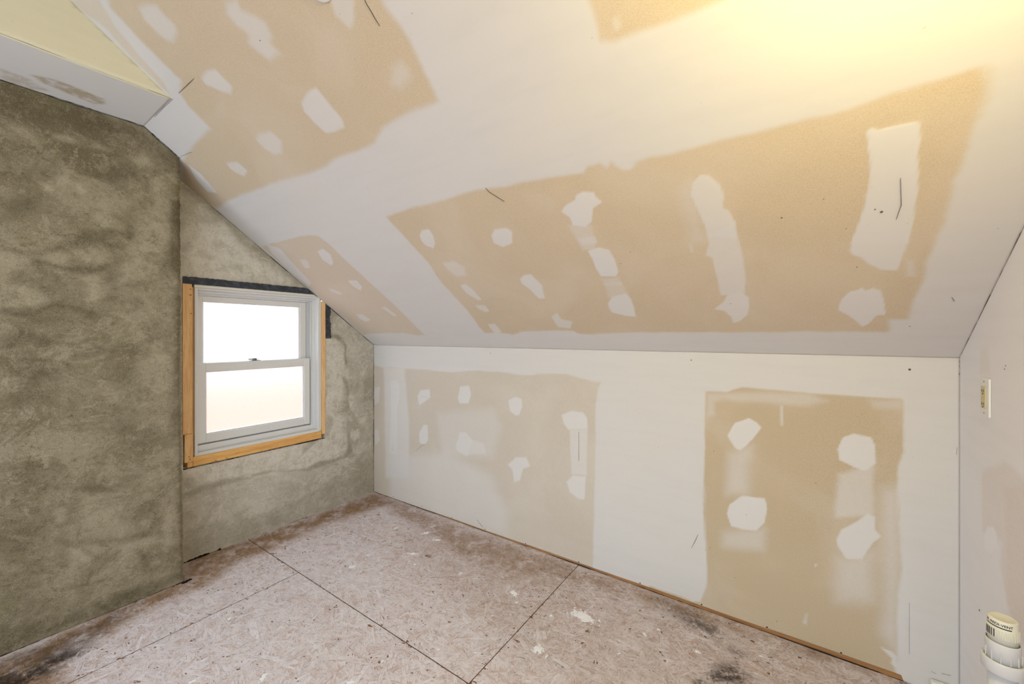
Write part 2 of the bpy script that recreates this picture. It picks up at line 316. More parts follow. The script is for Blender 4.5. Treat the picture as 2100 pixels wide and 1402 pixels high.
def ops_masks(plane, P):
    """mud / paper / wet / light masks of a surface, from its patches and painted light (measured in metres on the surface)"""
    n = len(P)
    t = np.zeros(n); mud = np.zeros(n); wet_dark = np.zeros(n); lite = np.zeros(n)
    wob = wobble(P, 5)
    for kind, st, fe, flat in OPS.get(plane, []):
        poly = np.array(flat, float).reshape(-1, 2) / 1000.0
        fe = fe / 1000.0
        lo = poly.min(0) - fe * 2 - .02; hi = poly.max(0) + fe * 2 + .02
        idx = np.nonzero((P[:, 0] > lo[0]) & (P[:, 0] < hi[0]) & (P[:, 1] > lo[1]) & (P[:, 1] < hi[1]))[0]
        if len(idx) == 0: continue
        sd = poly_sdf(P[idx], poly) + wob[idx] * min(fe * .6, .006)
        k = np.clip(.5 - sd / (2 * fe), 0, 1); k = k * k * (3 - 2 * k) * st
        if kind == 't': t[idx] += (1 - t[idx]) * k; mud[idx] *= (1 - k)
        elif kind == 'm': t[idx] *= (1 - k); mud[idx] = np.maximum(mud[idx], k)
        elif kind == 'w': wet_dark[idx] = np.maximum(wet_dark[idx], k)
        elif kind == 'l': lite[idx] = np.maximum(lite[idx], k)
    return t, mud, wet_dark, lite

def axis(segments):
    """[(from, to, step), ...] -> sorted coordinates"""
    out = []
    for a, b, s in segments:
        n = max(1, int(round(abs(b - a) / s)))
        out += list(np.linspace(a, b, n + 1))
    out = sorted(set(round(x, 5) for x in out))
    return np.array(out)

def sheet(name, plane, us, vs, to3d, normal_back, thick, mat, parent=None, hole=None, clamp=None, relief=None):
    """a board: fine front face carrying its masks, plus edges and a back"""
    nu, nv = len(us), len(vs)
    U, V = np.meshgrid(us, vs, indexing='ij')
    P = np.stack([U.ravel(), V.ravel()], 1)
    if clamp is not None: P = clamp(P)
    t, mud, wet_dark, lite = ops_masks(plane, P)
    X = to3d(P)
    nb = np.array(normal_back, float)
    h = mud * 0.0007 - t * 0.0003
    if relief is not None: h = h + relief(P)
    X = X - nb * h[:, None]
    i, j = np.meshgrid(np.arange(nu - 1), np.arange(nv - 1), indexing='ij')
    a = (i * nv + j).ravel()
    F = np.stack([a, a + nv, a + nv + 1, a + 1], 1)
    if hole:
        cu = (us[:-1] + us[1:]) / 2; cv = (vs[:-1] + vs[1:]) / 2
        M = ~(((cu[:, None] > hole[0]) & (cu[:, None] < hole[1])) & ((cv[None, :] > hole[2]) & (cv[None, :] < hole[3])))
        F = F[M.ravel()]
    ar = np.abs(np.cross(P[F[:, 2]] - P[F[:, 0]], P[F[:, 3]] - P[F[:, 1]]))
    F = F[ar > 1e-9]
    # rim
    E = np.concatenate([F[:, [0, 1]], F[:, [1, 2]], F[:, [2, 3]], F[:, [3, 0]]])
    key = np.sort(E, 1); code = key[:, 0].astype(np.int64) * 10000000 + key[:, 1]
    uq, ix, ct = np.unique(code, return_index=True, return_counts=True)
    R = E[ix[ct == 1]]
    rv = np.unique(R); mp = -np.ones(len(X), int); mp[rv] = np.arange(len(rv)) + len(X)
    XB_ = X[rv] + nb * thick
    FR = np.stack([R[:, 1], R[:, 0], mp[R[:, 0]], mp[R[:, 1]]], 1)
    XX = np.concatenate([X, XB_]); FF = np.concatenate([F, FR])
    me = bpy.data.meshes.new(name)
    me.vertices.add(len(XX)); me.vertices.foreach_set('co', XX.astype(np.float32).ravel())
    me.loops.add(len(FF) * 4); me.loops.foreach_set('vertex_index', FF.astype(np.int32).ravel())
    me.polygons.add(len(FF))
    me.polygons.foreach_set('loop_start', np.arange(0, len(FF) * 4, 4, dtype=np.int32))
    me.update(calc_edges=True); me.validate()
    for nm, arr in (('paper', t), ('mud', mud), ('wet_dark', wet_dark), ('lite', lite)):
        if arr.max() > 0:
            at = me.attributes.new(nm, 'FLOAT', 'POINT')
            at.data.foreach_set('value', np.concatenate([arr, arr[rv]]).astype(np.float32))
    if not me.polygons: raise RuntimeError(name)
    return link(name, me, mat, parent)

# ------------------------------------------------------------------ materials
def srgb(r, g, b):
    f = lambda c: (c / 255 / 12.92) if c / 255 <= .04045 else ((c / 255 + .055) / 1.055) ** 2.4
    return (f(r), f(g), f(b), 1.0)

class NT:
    def __init__(s, name):
        s.m = bpy.data.materials.new(name); s.m.use_nodes = True
        s.t = s.m.node_tree; s.n = s.t.nodes; s.n.clear()
        s.out = s.n.new('ShaderNodeOutputMaterial')
        s.p = s.n.new('ShaderNodeBsdfPrincipled'); s.t.links.new(s.p.outputs[0], s.out.inputs[0])
        s.geo = s.n.new('ShaderNodeNewGeometry').outputs['Position']
    def L(s, a, b): s.t.links.new(a, b)
    def put(s, sock, v):
        if isinstance(v, bpy.types.NodeSocket): s.L(v, sock)
        elif v is not None: sock.default_value = v
    def noise(s, scale, detail=4, rough=.55, dist=0.0, vec=None, col=False):
        n = s.n.new('ShaderNodeTexNoise'); s.L(vec or s.geo, n.inputs['Vector'])
        n.inputs['Scale'].default_value = scale; n.inputs['Detail'].default_value = detail
        n.inputs['Roughness'].default_value = rough; n.inputs['Distortion'].default_value = dist
        return n.outputs[1 if col else 0]
    def map(s, scale=(1, 1, 1), rot=(0, 0, 0), vec=None, loc=(0, 0, 0)):
        n = s.n.new('ShaderNodeMapping'); s.L(vec or s.geo, n.inputs[0])
        n.inputs['Scale'].default_value = scale; n.inputs['Rotation'].default_value = rot; n.inputs['Location'].default_value = loc
        return n.outputs[0]
    def ramp(s, f, a, b, c=0.0, d=1.0, smooth=True):
        n = s.n.new('ShaderNodeMapRange'); n.interpolation_type = 'SMOOTHSTEP' if smooth else 'LINEAR'
        s.put(n.inputs[0], f); n.inputs[1].default_value = a; n.inputs[2].default_value = b
        n.inputs[3].default_value = c; n.inputs[4].default_value = d
        return n.outputs[0]
    def mix(s, f, a, b, mode='MIX'):
        n = s.n.new('ShaderNodeMix'); n.data_type = 'RGBA'; n.blend_type = mode
        s.put(n.inputs[0], f); s.put(n.inputs[6], a); s.put(n.inputs[7], b)
        return n.outputs[2]
    def math(s, op, a, b=None, clamp=False):
        n = s.n.new('ShaderNodeMath'); n.operation = op; n.use_clamp = clamp
        s.put(n.inputs[0], a)
        if b is not None: s.put(n.inputs[1], b)
        return n.outputs[0]
    def attr(s, name):
        n = s.n.new('ShaderNodeAttribute'); n.attribute_name = name
        return n.outputs['Fac']
    def acol(s, name):
        n = s.n.new('ShaderNodeAttribute'); n.attribute_name = name
        return n.outputs['Color']
    def bump(s, h, strength=.3, dist=.002, prev=None):
        n = s.n.new('ShaderNodeBump'); s.put(n.inputs['Height'], h)
        n.inputs['Strength'].default_value = strength; n.inputs['Distance'].default_value = dist
        if prev: s.L(prev, n.inputs['Normal'])
        return n.outputs[0]
    def done(s, col, rough=.8, normal=None, spec=.3, metal=0.0):
        s.put(s.p.inputs['Base Color'], col); s.put(s.p.inputs['Roughness'], rough)
        s.p.inputs['Specular IOR Level'].default_value = spec; s.p.inputs['Metallic'].default_value = metal
        if normal: s.L(normal, s.p.inputs['Normal'])
        return s.m

def mat_plain(name, col, rough=.6, spec=.4, metal=0.0, vary=.06, scale=40):
    n = NT(name)
    f = n.noise(scale, 5)
    c2 = tuple(max(0, c * (1 - vary * 3)) for c in col[:3]) + (1,)
    return n.done(n.mix(n.ramp(f, .35, .8, 0, .6), col, c2), rough, n.bump(n.noise(scale * 6, 3), .12, .0008), spec, metal)

def mat_drywall(name, mudc=(212, 209, 207), tanc=(210, 194, 170), film=(214, 201, 184)):
    n = NT(name)
    t = n.attr('paper')
    ed = n.noise(60, 6, .7)
    t2 = n.math('ADD', t, n.math('MULTIPLY', n.math('SUBTRACT', ed, .5), n.math('MULTIPLY', n.math('MULTIPLY', t, n.math('SUBTRACT', 1.0, t)), 1.4)), True)
    cloud = n.noise(2.2, 4, .6, .6)
    streak = n.noise(1.0, 5, .6, 0, n.map((3, 3, 26)))
    fibre = n.noise(420, 2, .6)
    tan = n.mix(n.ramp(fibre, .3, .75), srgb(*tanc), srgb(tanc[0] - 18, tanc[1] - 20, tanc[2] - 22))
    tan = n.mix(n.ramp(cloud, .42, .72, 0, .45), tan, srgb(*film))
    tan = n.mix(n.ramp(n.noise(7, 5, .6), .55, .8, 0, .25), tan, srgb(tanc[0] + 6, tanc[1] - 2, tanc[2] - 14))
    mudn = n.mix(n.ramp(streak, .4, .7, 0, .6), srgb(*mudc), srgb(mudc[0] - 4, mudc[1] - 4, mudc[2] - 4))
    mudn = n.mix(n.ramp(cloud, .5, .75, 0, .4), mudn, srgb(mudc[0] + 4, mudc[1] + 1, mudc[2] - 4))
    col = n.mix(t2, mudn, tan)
    fresh = n.attr('mud')
    col = n.mix(n.math('MULTIPLY', fresh, .55), col, srgb(mudc[0] + 8, mudc[1] + 8, mudc[2] + 9))
    wet_dark = n.math('MULTIPLY', n.attr('wet_dark'), n.ramp(n.noise(22, 6, .7), .3, .6))
    col = n.mix(wet_dark, col, srgb(164, 146, 118))
    spk = n.ramp(n.noise(95, 2, .4), .765, .80, 0, .35)
    col = n.mix(spk, col, srgb(150, 136, 116))
    b = n.bump(n.noise(380, 3, .6), .18, .0006)
    b = n.bump(n.noise(1.0, 4, .6, 0, n.map((9, 9, 60))), .10, .0012, b)
    b = n.bump(n.noise(5, 3, .5), .12, .006, b)
    return n.done(col, n.ramp(t2, 0, 1, .62, .9, False), b, .22)

def mat_cement(name, mid, dark, light, olive):
    n = NT(name)
    big = n.noise(1.8, 7, .66, .5)
    med = n.noise(4.4, 12, .78, .8, n.map((1, 1, 1.25)))
    sml = n.noise(13, 10, .8, .5)
    grain = n.noise(460, 2, .8)
    grain2 = n.noise(60, 8, .85)
    off = lambda c, d: srgb(*[max(2, q + d) for q in c])
    col = n.mix(n.ramp(big, .38, .62), srgb(*dark), srgb(*mid))
    col = n.mix(n.ramp(med, .50, .57, 0, .55), col, srgb(*light))
    col = n.mix(n.ramp(med, .46, .39, 0, .7), col, srgb(*dark))
    col = n.mix(n.ramp(sml, .54, .59, 0, .6), col, srgb(*light))
    col = n.mix(n.ramp(sml, .45, .39, 0, .6), col, off(dark, -6))
    # edges of the trowel laps
    v = n.noise(2.9, 10, .66, .4, n.map((1, 1, 1.6)))
    lines = n.ramp(n.math('ABSOLUTE', n.math('SUBTRACT', v, .5)), .0, .006, 1, 0)
    lines = n.math('MULTIPLY', lines, n.ramp(n.noise(5, 5), .46, .6))
    col = n.mix(n.math('MULTIPLY', lines, .7), col, off(dark, -40))
    brk = n.ramp(n.noise(16, 9, .78, .2), .38, .56)
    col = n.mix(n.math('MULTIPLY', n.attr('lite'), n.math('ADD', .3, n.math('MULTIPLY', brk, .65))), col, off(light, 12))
    brk2 = n.ramp(n.noise(12, 9, .78, .3, n.map(loc=(3, 1, 7))), .36, .54)
    col = n.mix(n.math('MULTIPLY', n.attr('wet_dark'), n.math('ADD', .3, n.math('MULTIPLY', brk2, .7))), col, off(dark, -24))
    ol = n.ramp(n.noise(8, 8, .74, .3, n.map(loc=(9, 4, 2))), .54, .66, 0, .5)
    col = n.mix(ol, col, srgb(*olive))
    pk = n.ramp(n.noise(24, 5, .6, 0, n.map(loc=(1, 8, 5))), .69, .74, 0, .4)
    col = n.mix(pk, col, srgb(170, 136, 116))
    # sand grains
    col = n.mix(n.ramp(grain, .30, .60, .45, 0), col, off(dark, -60))
    col = n.mix(n.ramp(grain, .54, .70, 0, .34), col, off(light, 26))
    col = n.mix(n.ramp(grain2, .47, .36, 0, .40), col, off(dark, -44))
    col = n.mix(n.ramp(grain2, .54, .66, 0, .25), col, off(light, 18))
    b = n.bump(grain, .25, .0012)
    b = n.bump(med, .3, .006, b)
    b = n.bump(sml, .3, .003, b)
    return n.done(col, .9, b, .15)

def mat_wood(name, a, b, axis_scale, scale=1.0, knots=True):
    n = NT(name)
    v = n.map(axis_scale)
    g = n.noise(9 * scale, 5, .6, .8, v); fine = n.noise(42 * scale, 3, .6, 0, v)
    col = n.mix(n.ramp(g, .3, .72), srgb(*a), srgb(*b))
    col = n.mix(n.ramp(fine, .5, .75, 0, .45), col, srgb(*[c * .72 for c in b]))
    if knots: col = n.mix(n.ramp(n.noise(15, 2, .4, 0, n.map(loc=(.3, .7, .2))), .70, .78, 0, .7), col, srgb(*[c * .5 for c in b]))
    return n.done(col, .6, n.bump(fine, .2, .001), .3)

M = {}
M['drywall'] = mat_drywall('drywall_with_joint_compound')
M['drywall_knee'] = mat_drywall('knee_wall_drywall', (214, 212, 211), (202, 186, 161), (214, 203, 190))
M['drywall_white'] = mat_drywall('white_skimmed_drywall', (238, 238, 241), (226, 210, 196), (230, 220, 210))
M['paint'] = mat_drywall('painted_drywall', (214, 209, 188))
M['cement_gable'] = mat_cement('cement_parge_gable', (199, 194, 184), (173, 167, 153), (217, 213, 205), (178, 172, 148))
M['cement_chimney'] = mat_cement('cement_parge_chimney', (140, 131, 111), (112, 103, 83), (166, 157, 137), (125, 118, 88))
M['vinyl'] = mat_plain('white_vinyl', srgb(222, 224, 227), .35, .5, vary=.01)
M['vinyl_shade'] = mat_plain('grey_white_vinyl_track', srgb(205, 208, 212), .4, .5, vary=.01)
M['wood_v'] = mat_wood('pine_board_upright', (240, 204, 152), (226, 176, 124), (1, 5, .35))
M['wood_h'] = mat_wood('pine_board_level', (236, 192, 124), (216, 156, 90), (1, .35, 5))
M['plate'] = mat_wood('bottom_plate_wood', (176, 130, 84), (138, 96, 58), (.5, 4, 12), 1.0, False)
M['lock'] = mat_plain('brushed_nickel', srgb(120, 122, 124), .35, .5, .9)
M['pvc'] = mat_plain('white_pvc', srgb(212, 212, 212), .32, .5, vary=.01)
M['pvc_cap'] = mat_plain('cream_valve_plastic', srgb(222, 220, 204), .38, .5, vary=.01)
M['black'] = mat_plain('black_print', srgb(34, 34, 40), .6, .3)
M['dark'] = mat_plain('dark_gap', srgb(38, 32, 28), .9, .1)
M['crack'] = mat_plain('hairline_crack_dark', srgb(92, 80, 66), .9, .1)
M['screw'] = mat_plain('black_phosphate_screw', srgb(40, 36, 34), .5, .5, .4)
M['plastic_white'] = mat_plain('white_plastic', srgb(232, 232, 230), .3, .5, vary=.01)
M['ivory'] = mat_plain('ivory_plastic', srgb(206, 196, 150), .35, .5, vary=.02)
M['plaster'] = mat_plain('dried_joint_compound', srgb(240, 241, 247), .85, .2, vary=.02, scale=120)
M['metal'] = mat_plain('galvanised_metal', srgb(150, 150, 150), .4, .5, .9)

def mat_membrane():
    n = NT('black_flashing_membrane')
    c = n.mix(n.ramp(n.noise(30, 6, .7), .4, .7), srgb(50, 54, 64), srgb(78, 84, 98))
    c = n.mix(n.ramp(n.noise(55, 6, .75), .63, .70, 0, .8), c, srgb(178, 170, 156))
    return n.done(c, .6, n.bump(n.noise(60, 5), .5, .003), .3)
M['membrane'] = mat_membrane()

def mat_glass():
    n = NT('frosted_glass')
    p = n.p
    p.inputs['Base Color'].default_value = (1, 1, 1, 1)
    p.inputs['Transmission Weight'].default_value = 1.0
    p.inputs['Roughness'].default_value = .36; p.inputs['IOR'].default_value = 1.3
    v = n.n.new('ShaderNodeTexVoronoi'); n.L(n.geo, v.inputs['Vector']); v.inputs['Scale'].default_value = 230
    g = n.noise(210, 2, .7)
    bp = n.bump(v.outputs['Distance'], .6, .0015)
    n.L(bp, p.inputs['Normal'])
    tr = n.n.new('ShaderNodeBsdfTranslucent')
    n.L(n.mix(n.ramp(g, .35, .65), (.90, .90, .91, 1), (1, 1, 1, 1)), tr.inputs[0])
    mx = n.n.new('ShaderNodeMixShader'); mx.inputs[0].default_value = .25
    n.L(p.outputs[0], mx.inputs[1]); n.L(tr.outputs[0], mx.inputs[2]); n.L(mx.outputs[0], n.out.inputs[0])
    return n.m
M['glass'] = mat_glass()
def mat_clear():
    n = NT('clear_outer_glass_face')
    t_ = n.n.new('ShaderNodeBsdfTransparent'); t_.inputs[0].default_value = (.96, .97, .97, 1)
    n.L(t_.outputs[0], n.out.inputs[0]); return n.m
M['clear'] = mat_clear()
def pane(lo, hi, parent):
    o = box('glass_pane', lo, hi, M['glass'], parent)
    o.data.materials.append(M['clear'])
    for f in o.data.polygons: f.material_index = 0 if f.normal.x > .5 else 1
    return o

def mat_osb():
    n = NT('osb_strands')
    tone = n.acol('strand')          # R per-strand tone, G across-strand 0..1, B along
    sep = n.n.new('ShaderNodeSeparateColor'); n.L(tone, sep.inputs[0])
    tn, ac, al = sep.outputs
    br, kk, pl = n.attr('bare'), n.attr('dirt'), n.attr('wash')
    big = n.noise(2.6, 5, .6)
    uv = n.n.new('ShaderNodeCombineXYZ'); n.L(n.math('MULTIPLY', ac, 1.0), uv.inputs[0]); n.L(n.math('MULTIPLY', al, .12), uv.inputs[1]); n.L(n.math('MULTIPLY', tn, 37.0), uv.inputs[2])
    grain = n.noise(9, 4, .65, .3, uv.outputs[0])
    c = n.mix(n.ramp(tn, 0, 1, 0, 1, False), srgb(206, 192, 194), srgb(236, 232, 242))
    c = n.mix(n.ramp(tn, .30, .22, 0, .45), c, srgb(198, 170, 158))
    c = n.mix(n.ramp(tn, .55, .60, 0, .30), c, srgb(222, 207, 204))
    c = n.mix(n.ramp(tn, .80, .84, 0, .6), c, srgb(230, 227, 236))
    c = n.mix(n.ramp(grain, .50, .72, 0, .65), c, srgb(170, 140, 130))
    c = n.mix(n.ramp(grain, .44, .28, 0, .5), c, srgb(236, 231, 236))
    washn = n.ramp(n.noise(14, 8, .74), .38, .60)
    c = n.mix(n.math('MULTIPLY', n.math('ADD', n.math('MULTIPLY', pl, .45), .12), washn), c, srgb(232, 229, 238))
    warm = n.mix(n.ramp(grain, .3, .7), srgb(170, 136, 90), srgb(112, 82, 48))
    warm = n.mix(n.ramp(tn, .3, .7, 0, .5), warm, srgb(152, 116, 82))
    bm_ = n.math('MULTIPLY', br, n.ramp(n.noise(9, 8, .72), .32, .56, .15, 1), True)
    c = n.mix(n.math('MULTIPLY', bm_, .92), c, warm)
    c = n.mix(n.ramp(n.noise(5, 7, .7, 0, n.map(loc=(4, 2, 0))), .52, .70, 0, .3), c, srgb(190, 162, 152))
    dk = n.math('MULTIPLY', kk, n.ramp(n.noise(20, 8, .78), .36, .54), True)
    c = n.mix(n.math('MULTIPLY', dk, .9), c, srgb(52, 38, 26))
    keep = n.math('SUBTRACT', 1.0, n.math('MULTIPLY', n.math('MAXIMUM', br, kk), .8), True)
    c = n.mix(n.math('MULTIPLY', keep, n.ramp(n.noise(26, 9, .82, .2, n.map(loc=(7, 1, 0))), .44, .60, 0, .45)), c, srgb(226, 222, 228))
    # strand rims catch dirt
    rim = n.math('MAXIMUM', n.ramp(n.math('ABSOLUTE', n.math('SUBTRACT', ac, .5)), .38, .49), n.ramp(n.math('ABSOLUTE', n.math('SUBTRACT', al, .5)), .480, .5))
    rim = n.math('MULTIPLY', rim, n.ramp(n.noise(38, 5, .75), .44, .58))
    c = n.mix(n.math('MULTIPLY', rim, .85), c, srgb(84, 60, 50))
    # splits along the grain, specks, whitish scuffs
    fu = n.n.new('ShaderNodeCombineXYZ'); n.L(n.math('MULTIPLY', ac, 2.2), fu.inputs[0]); n.L(n.math('MULTIPLY', al, .5), fu.inputs[1]); n.L(n.math('MULTIPLY', tn, 91.0), fu.inputs[2])
    spl_ = n.ramp(n.noise(6, 3, .6, 0, fu.outputs[0]), .60, .655)
    c = n.mix(n.math('MULTIPLY', spl_, .8), c, srgb(96, 68, 56))
    c = n.mix(n.ramp(n.noise(130, 5, .85, .6), .585, .66, 0, .65), c, srgb(98, 74, 64))
    c = n.mix(n.math('MULTIPLY', keep, n.ramp(n.noise(75, 7, .82, 0, n.map(loc=(3, 3, 0))), .58, .66, 0, .6)), c, srgb(236, 231, 234))
    c = n.mix(n.math('MULTIPLY', dk, .6), c, srgb(44, 32, 22))
    b = n.bump(grain, .4, .0012)
    b = n.bump(n.noise(160, 4, .7), .35, .001, b)
    return n.done(c, .82, b, .22)
M['osb'] = mat_osb()
M['osb_edge'] = mat_plain('osb_panel_core', srgb(150, 116, 92), .9, .1, vary=.1)

# ------------------------------------------------------------------ setting: walls and ceiling
# knee wall (y = 0), faces the camera
bot = lambda x: np.where(x < 3.19, 0.0030 + 0.0056 * x, 0.001)
def clamp_knee(P):
    P = P.copy(); P[:, 1] = np.maximum(P[:, 1], bot(P[:, 0]) + .0008 * np.sin(P[:, 0] * 9)); return P
knee = sheet('wall_front', 'knee', axis([(0, ROOM, .006)]), axis([(0, HK, .006)]),
             lambda P: np.stack([P[:, 0], np.zeros(len(P)), P[:, 1]], 1), (0, 1, 0), .0127, M['drywall_knee'], clamp=clamp_knee,
             relief=lambda P: .0012 * np.sin(P[:, 0] * 2.1 + 1) * np.sin(P[:, 1] * 2.3))
tag(knee, 'long low knee wall of unpainted tan drywall with white joint compound patches', kind='structure')

# sloping ceiling from the knee wall up
SMAX = 2.62
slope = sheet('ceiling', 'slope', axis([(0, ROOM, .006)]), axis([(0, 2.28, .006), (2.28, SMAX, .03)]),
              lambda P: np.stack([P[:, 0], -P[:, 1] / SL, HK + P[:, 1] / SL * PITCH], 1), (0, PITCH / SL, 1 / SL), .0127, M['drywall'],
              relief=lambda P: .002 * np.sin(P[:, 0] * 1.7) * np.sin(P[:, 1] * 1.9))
tag(slope, 'sloping drywall ceiling with tan paper areas and white compound patches', kind='structure')
YR = -SMAX / SL; ZR = HK + SMAX / SL * PITCH
flat = sheet('ceiling', 'none', axis([(0, ROOM, .2)]), axis([(YEND, YR, .1)]),
             lambda P: np.stack([P[:, 0], P[:, 1], np.full(len(P), ZR)], 1), (0, 0, 1), .0127, M['paint'])
tag(flat, 'flat white drywall ceiling above the camera, out of the photo', kind='structure')

# gable wall (x = 0) with the window opening
WO = (-1.272, -0.4205, 0.532, 1.620)
def clamp_gable(P):
    P = P.copy(); P[:, 1] = np.minimum(P[:, 1], HK - P[:, 0] * PITCH + .004); return P
gable = sheet('wall_left', 'gable', axis([(-1.50, WO[0], .006), (WO[0], WO[1], .012), (WO[1], 0, .006)]),
              axis([(-.02, WO[2], .006), (WO[2], WO[3], .012), (WO[3], 2.36, .006)]),
              lambda P: np.stack([np.zeros(len(P)), P[:, 0], P[:, 1]], 1), (-1, 0, 0), .10, M['cement_gable'], hole=WO, clamp=clamp_gable,
              relief=lambda P: .0016 * wobble(P * .5, 3))
tag(gable, 'grey cement-parged gable wall around the window', kind='structure')

# right wall (x = ROOM)
def clamp_right(P):
    P = P.copy(); P[:, 1] = np.minimum(P[:, 1], np.minimum(HK - P[:, 0] * PITCH + .004, ZR)); return P
right = sheet('wall_right', 'right', axis([(YEND, -.7, .1), (-.7, 0, .006)]), axis([(0, 1.8, .006), (1.8, ZR, .05)]),
              lambda P: np.stack([np.full(len(P), ROOM), P[:, 0], P[:, 1]], 1), (1, 0, 0), .0127, M['drywall_white'], clamp=clamp_right)
tag(right, 'white drywall end wall at the right with a pale tan patch', kind='structure')

# chimney breast, parged in olive-grey cement, rough arris
PROF = [(0, -1.3225), (.10, -1.3275), (.35, -1.3295), (.7, -1.334), (1.2, -1.3385), (1.7, -1.3405), (2.2, -1.3440), (2.228, -1.3462)]
pz = np.array([p[0] for p in PROF]); py = np.array([p[1] for p in PROF])
def edge_y(z): return np.interp(z, pz, py) + .0012 * np.sin(z * 61) + .0010 * np.sin(z * 143 + 1) + .0007 * np.sin(z * 317)
def clamp_chim(P):
    P = P.copy(); P[:, 1] = np.clip(P[:, 1], 0, ZS + .0)
    lim = edge_y(P[:, 1]); P[:, 0] = np.minimum(P[:, 0], lim)
    top = np.minimum(HK - P[:, 0] * PITCH, ZS) - .003 - .0025 * np.abs(np.sin(P[:, 0] * 47)) - .002 * np.sin(P[:, 0] * 21)
    P[:, 1] = np.minimum(P[:, 1], top); return P
def chim_relief(P):
    r = .0035 * wobble(P * .35, 9) + .0015 * wobble(P * 1.2, 10)
    e = np.clip((P[:, 0] - (edge_y(P[:, 1]) - .05)) / .05, 0, 1)
    return r * (1 - e) - .012 * np.maximum(0, e - .55) ** 2 / .2
chim = sheet('chimney_breast', 'chim', axis([(YEND, -2.3, .05), (-2.3, -1.36, .006), (-1.36, -1.32, .003)]), axis([(0, ZS, .006)]),
             lambda P: np.stack([np.full(len(P), PC), P[:, 0], P[:, 1]], 1), (-1, 0, 0), PC + .09, M['cement_chimney'], clamp=clamp_chim, relief=chim_relief)
tag(chim, 'wide olive-grey cement-parged chimney breast left of the window', kind='structure')

# boxed bulkhead over the chimney: level underside and upright side face
sof = sheet('ceiling_bulkhead', 'soffit', axis([(0, XB, .008)]), axis([(YEND, -2.2, .1), (-2.2, -(ZS - HK) / PITCH, .008)]),
            lambda P: np.stack([P[:, 0], P[:, 1], np.full(len(P), ZS)], 1), (0, 0, 1), .0127, M['drywall'])
tag(sof, 'level white underside of the boxed bulkhead above the chimney', kind='structure')
def clamp_face(P):
    P = P.copy(); P[:, 1] = np.minimum(P[:, 1], np.minimum(HK - P[:, 0] * PITCH + .004, ZR)); P[:, 1] = np.maximum(P[:, 1], ZS - .001); return P
face = sheet('wall_bulkhead', 'none', axis([(YEND, -(ZS - HK) / PITCH, .02)]), axis([(ZS - .001, ZR, .02)]),
             lambda P: np.stack([np.full(len(P), XB + .0008), P[:, 0], P[:, 1]], 1), (-1, 0, 0), .0127, M['paint'], clamp=clamp_face)
tag(face, 'upright cream painted side face of the bulkhead', kind='structure')

box('wall_back_blocker', (-.1, YEND - .013, 1.95), (ROOM + .05, YEND, ZR + .02), M['paint'])['kind'] = 'structure'  # unseen wall added behind the camera to hold back sky light
bpy.data.objects['wall_back_blocker']['label'] = 'unseen white wall added behind the camera to block sky light'

# outside: brick-coloured ground seen through the frosted panes
def mat_ground():
    n = NT('brick_red_yard')
    return n.done(n.mix(n.noise(.8, 5), srgb(160, 112, 84), srgb(180, 132, 102)), .9, None, .1)
bm = bmesh.new(); add_box(bm, (-60, -40, -3.2), (-.3, 40, -3.0))
tag(bm_obj('ground', bm, mat_ground()), 'reddish ground outside the window', kind='structure')

bm = bmesh.new()                                      # neighbour's low tiled roof beyond the window
rv_ = [bm.verts.new(p) for p in ((-3.2, -14, -2.2), (-3.2, 16, -2.2), (-7.2, 16, .77), (-7.2, -14, .77), (-11.2, -14, -2.2), (-11.2, 16, -2.2))]
for f in ((0, 1, 2, 3), (3, 2, 5, 4), (0, 3, 4), (1, 5, 2), (0, 4, 5, 1)): bm.faces.new([rv_[k] for k in f])
def mat_roof():
    n = NT('terracotta_roof'); w = n.n.new('ShaderNodeTexWave'); n.L(n.geo, w.inputs[0]); w.inputs['Scale'].default_value = 2.0; w.bands_direction = 'Y'
    return n.done(n.mix(w.outputs[1], srgb(184, 124, 104), srgb(204, 146, 124)), .9, None, .1)
tag(bm_obj('roof', bm, mat_roof()), 'reddish roof outside, seen blurred through the frosted panes', kind='structure')

# ------------------------------------------------------------------ floor: OSB panels with strands
floor_e = empty('floor', (0, 0, 0)); tag(floor_e, 'weathered pinkish-grey OSB subfloor with dark panel joints', kind='structure')
XJ1, YJ, XJ2, GAP = 1.8566, -0.9395, 0.6292, .0021
panels = [(-.02, XJ1, YJ, .03), (XJ1, ROOM + .02, YJ, .03), (-.02, XJ2, YJ - 1.22, YJ), (XJ2, XJ2 + 2.44, YJ - 1.22, YJ),
          (XJ2 + 2.44, ROOM + .02, YJ - 1.22, YJ), (-.02, XJ1, YEND, YJ - 1.22), (XJ1, ROOM + .02, YEND, YJ - 1.22)]
box('subfloor_joists', (-.05, YEND, -.06), (ROOM + .05, .05, -.030), M['dark'], floor_e)
def clip_poly(pts, lo, hi):
    for ax_ in (0, 1):
        for sgn, lim in ((1, hi[ax_]), (-1, lo[ax_])):
            out = []
            for i in range(len(pts)):
                a, b = pts[i], pts[(i + 1) % len(pts)]
                da, db = sgn * (a[ax_] - lim), sgn * (b[ax_] - lim)
                if da <= 0: out.append(a)
                if (da < 0 < db) or (db < 0 < da):
                    t = da / (da - db); out.append(tuple(a[k] + (b[k] - a[k]) * t for k in range(len(a))))
            pts = out
            if len(pts) < 3: return []
    return pts
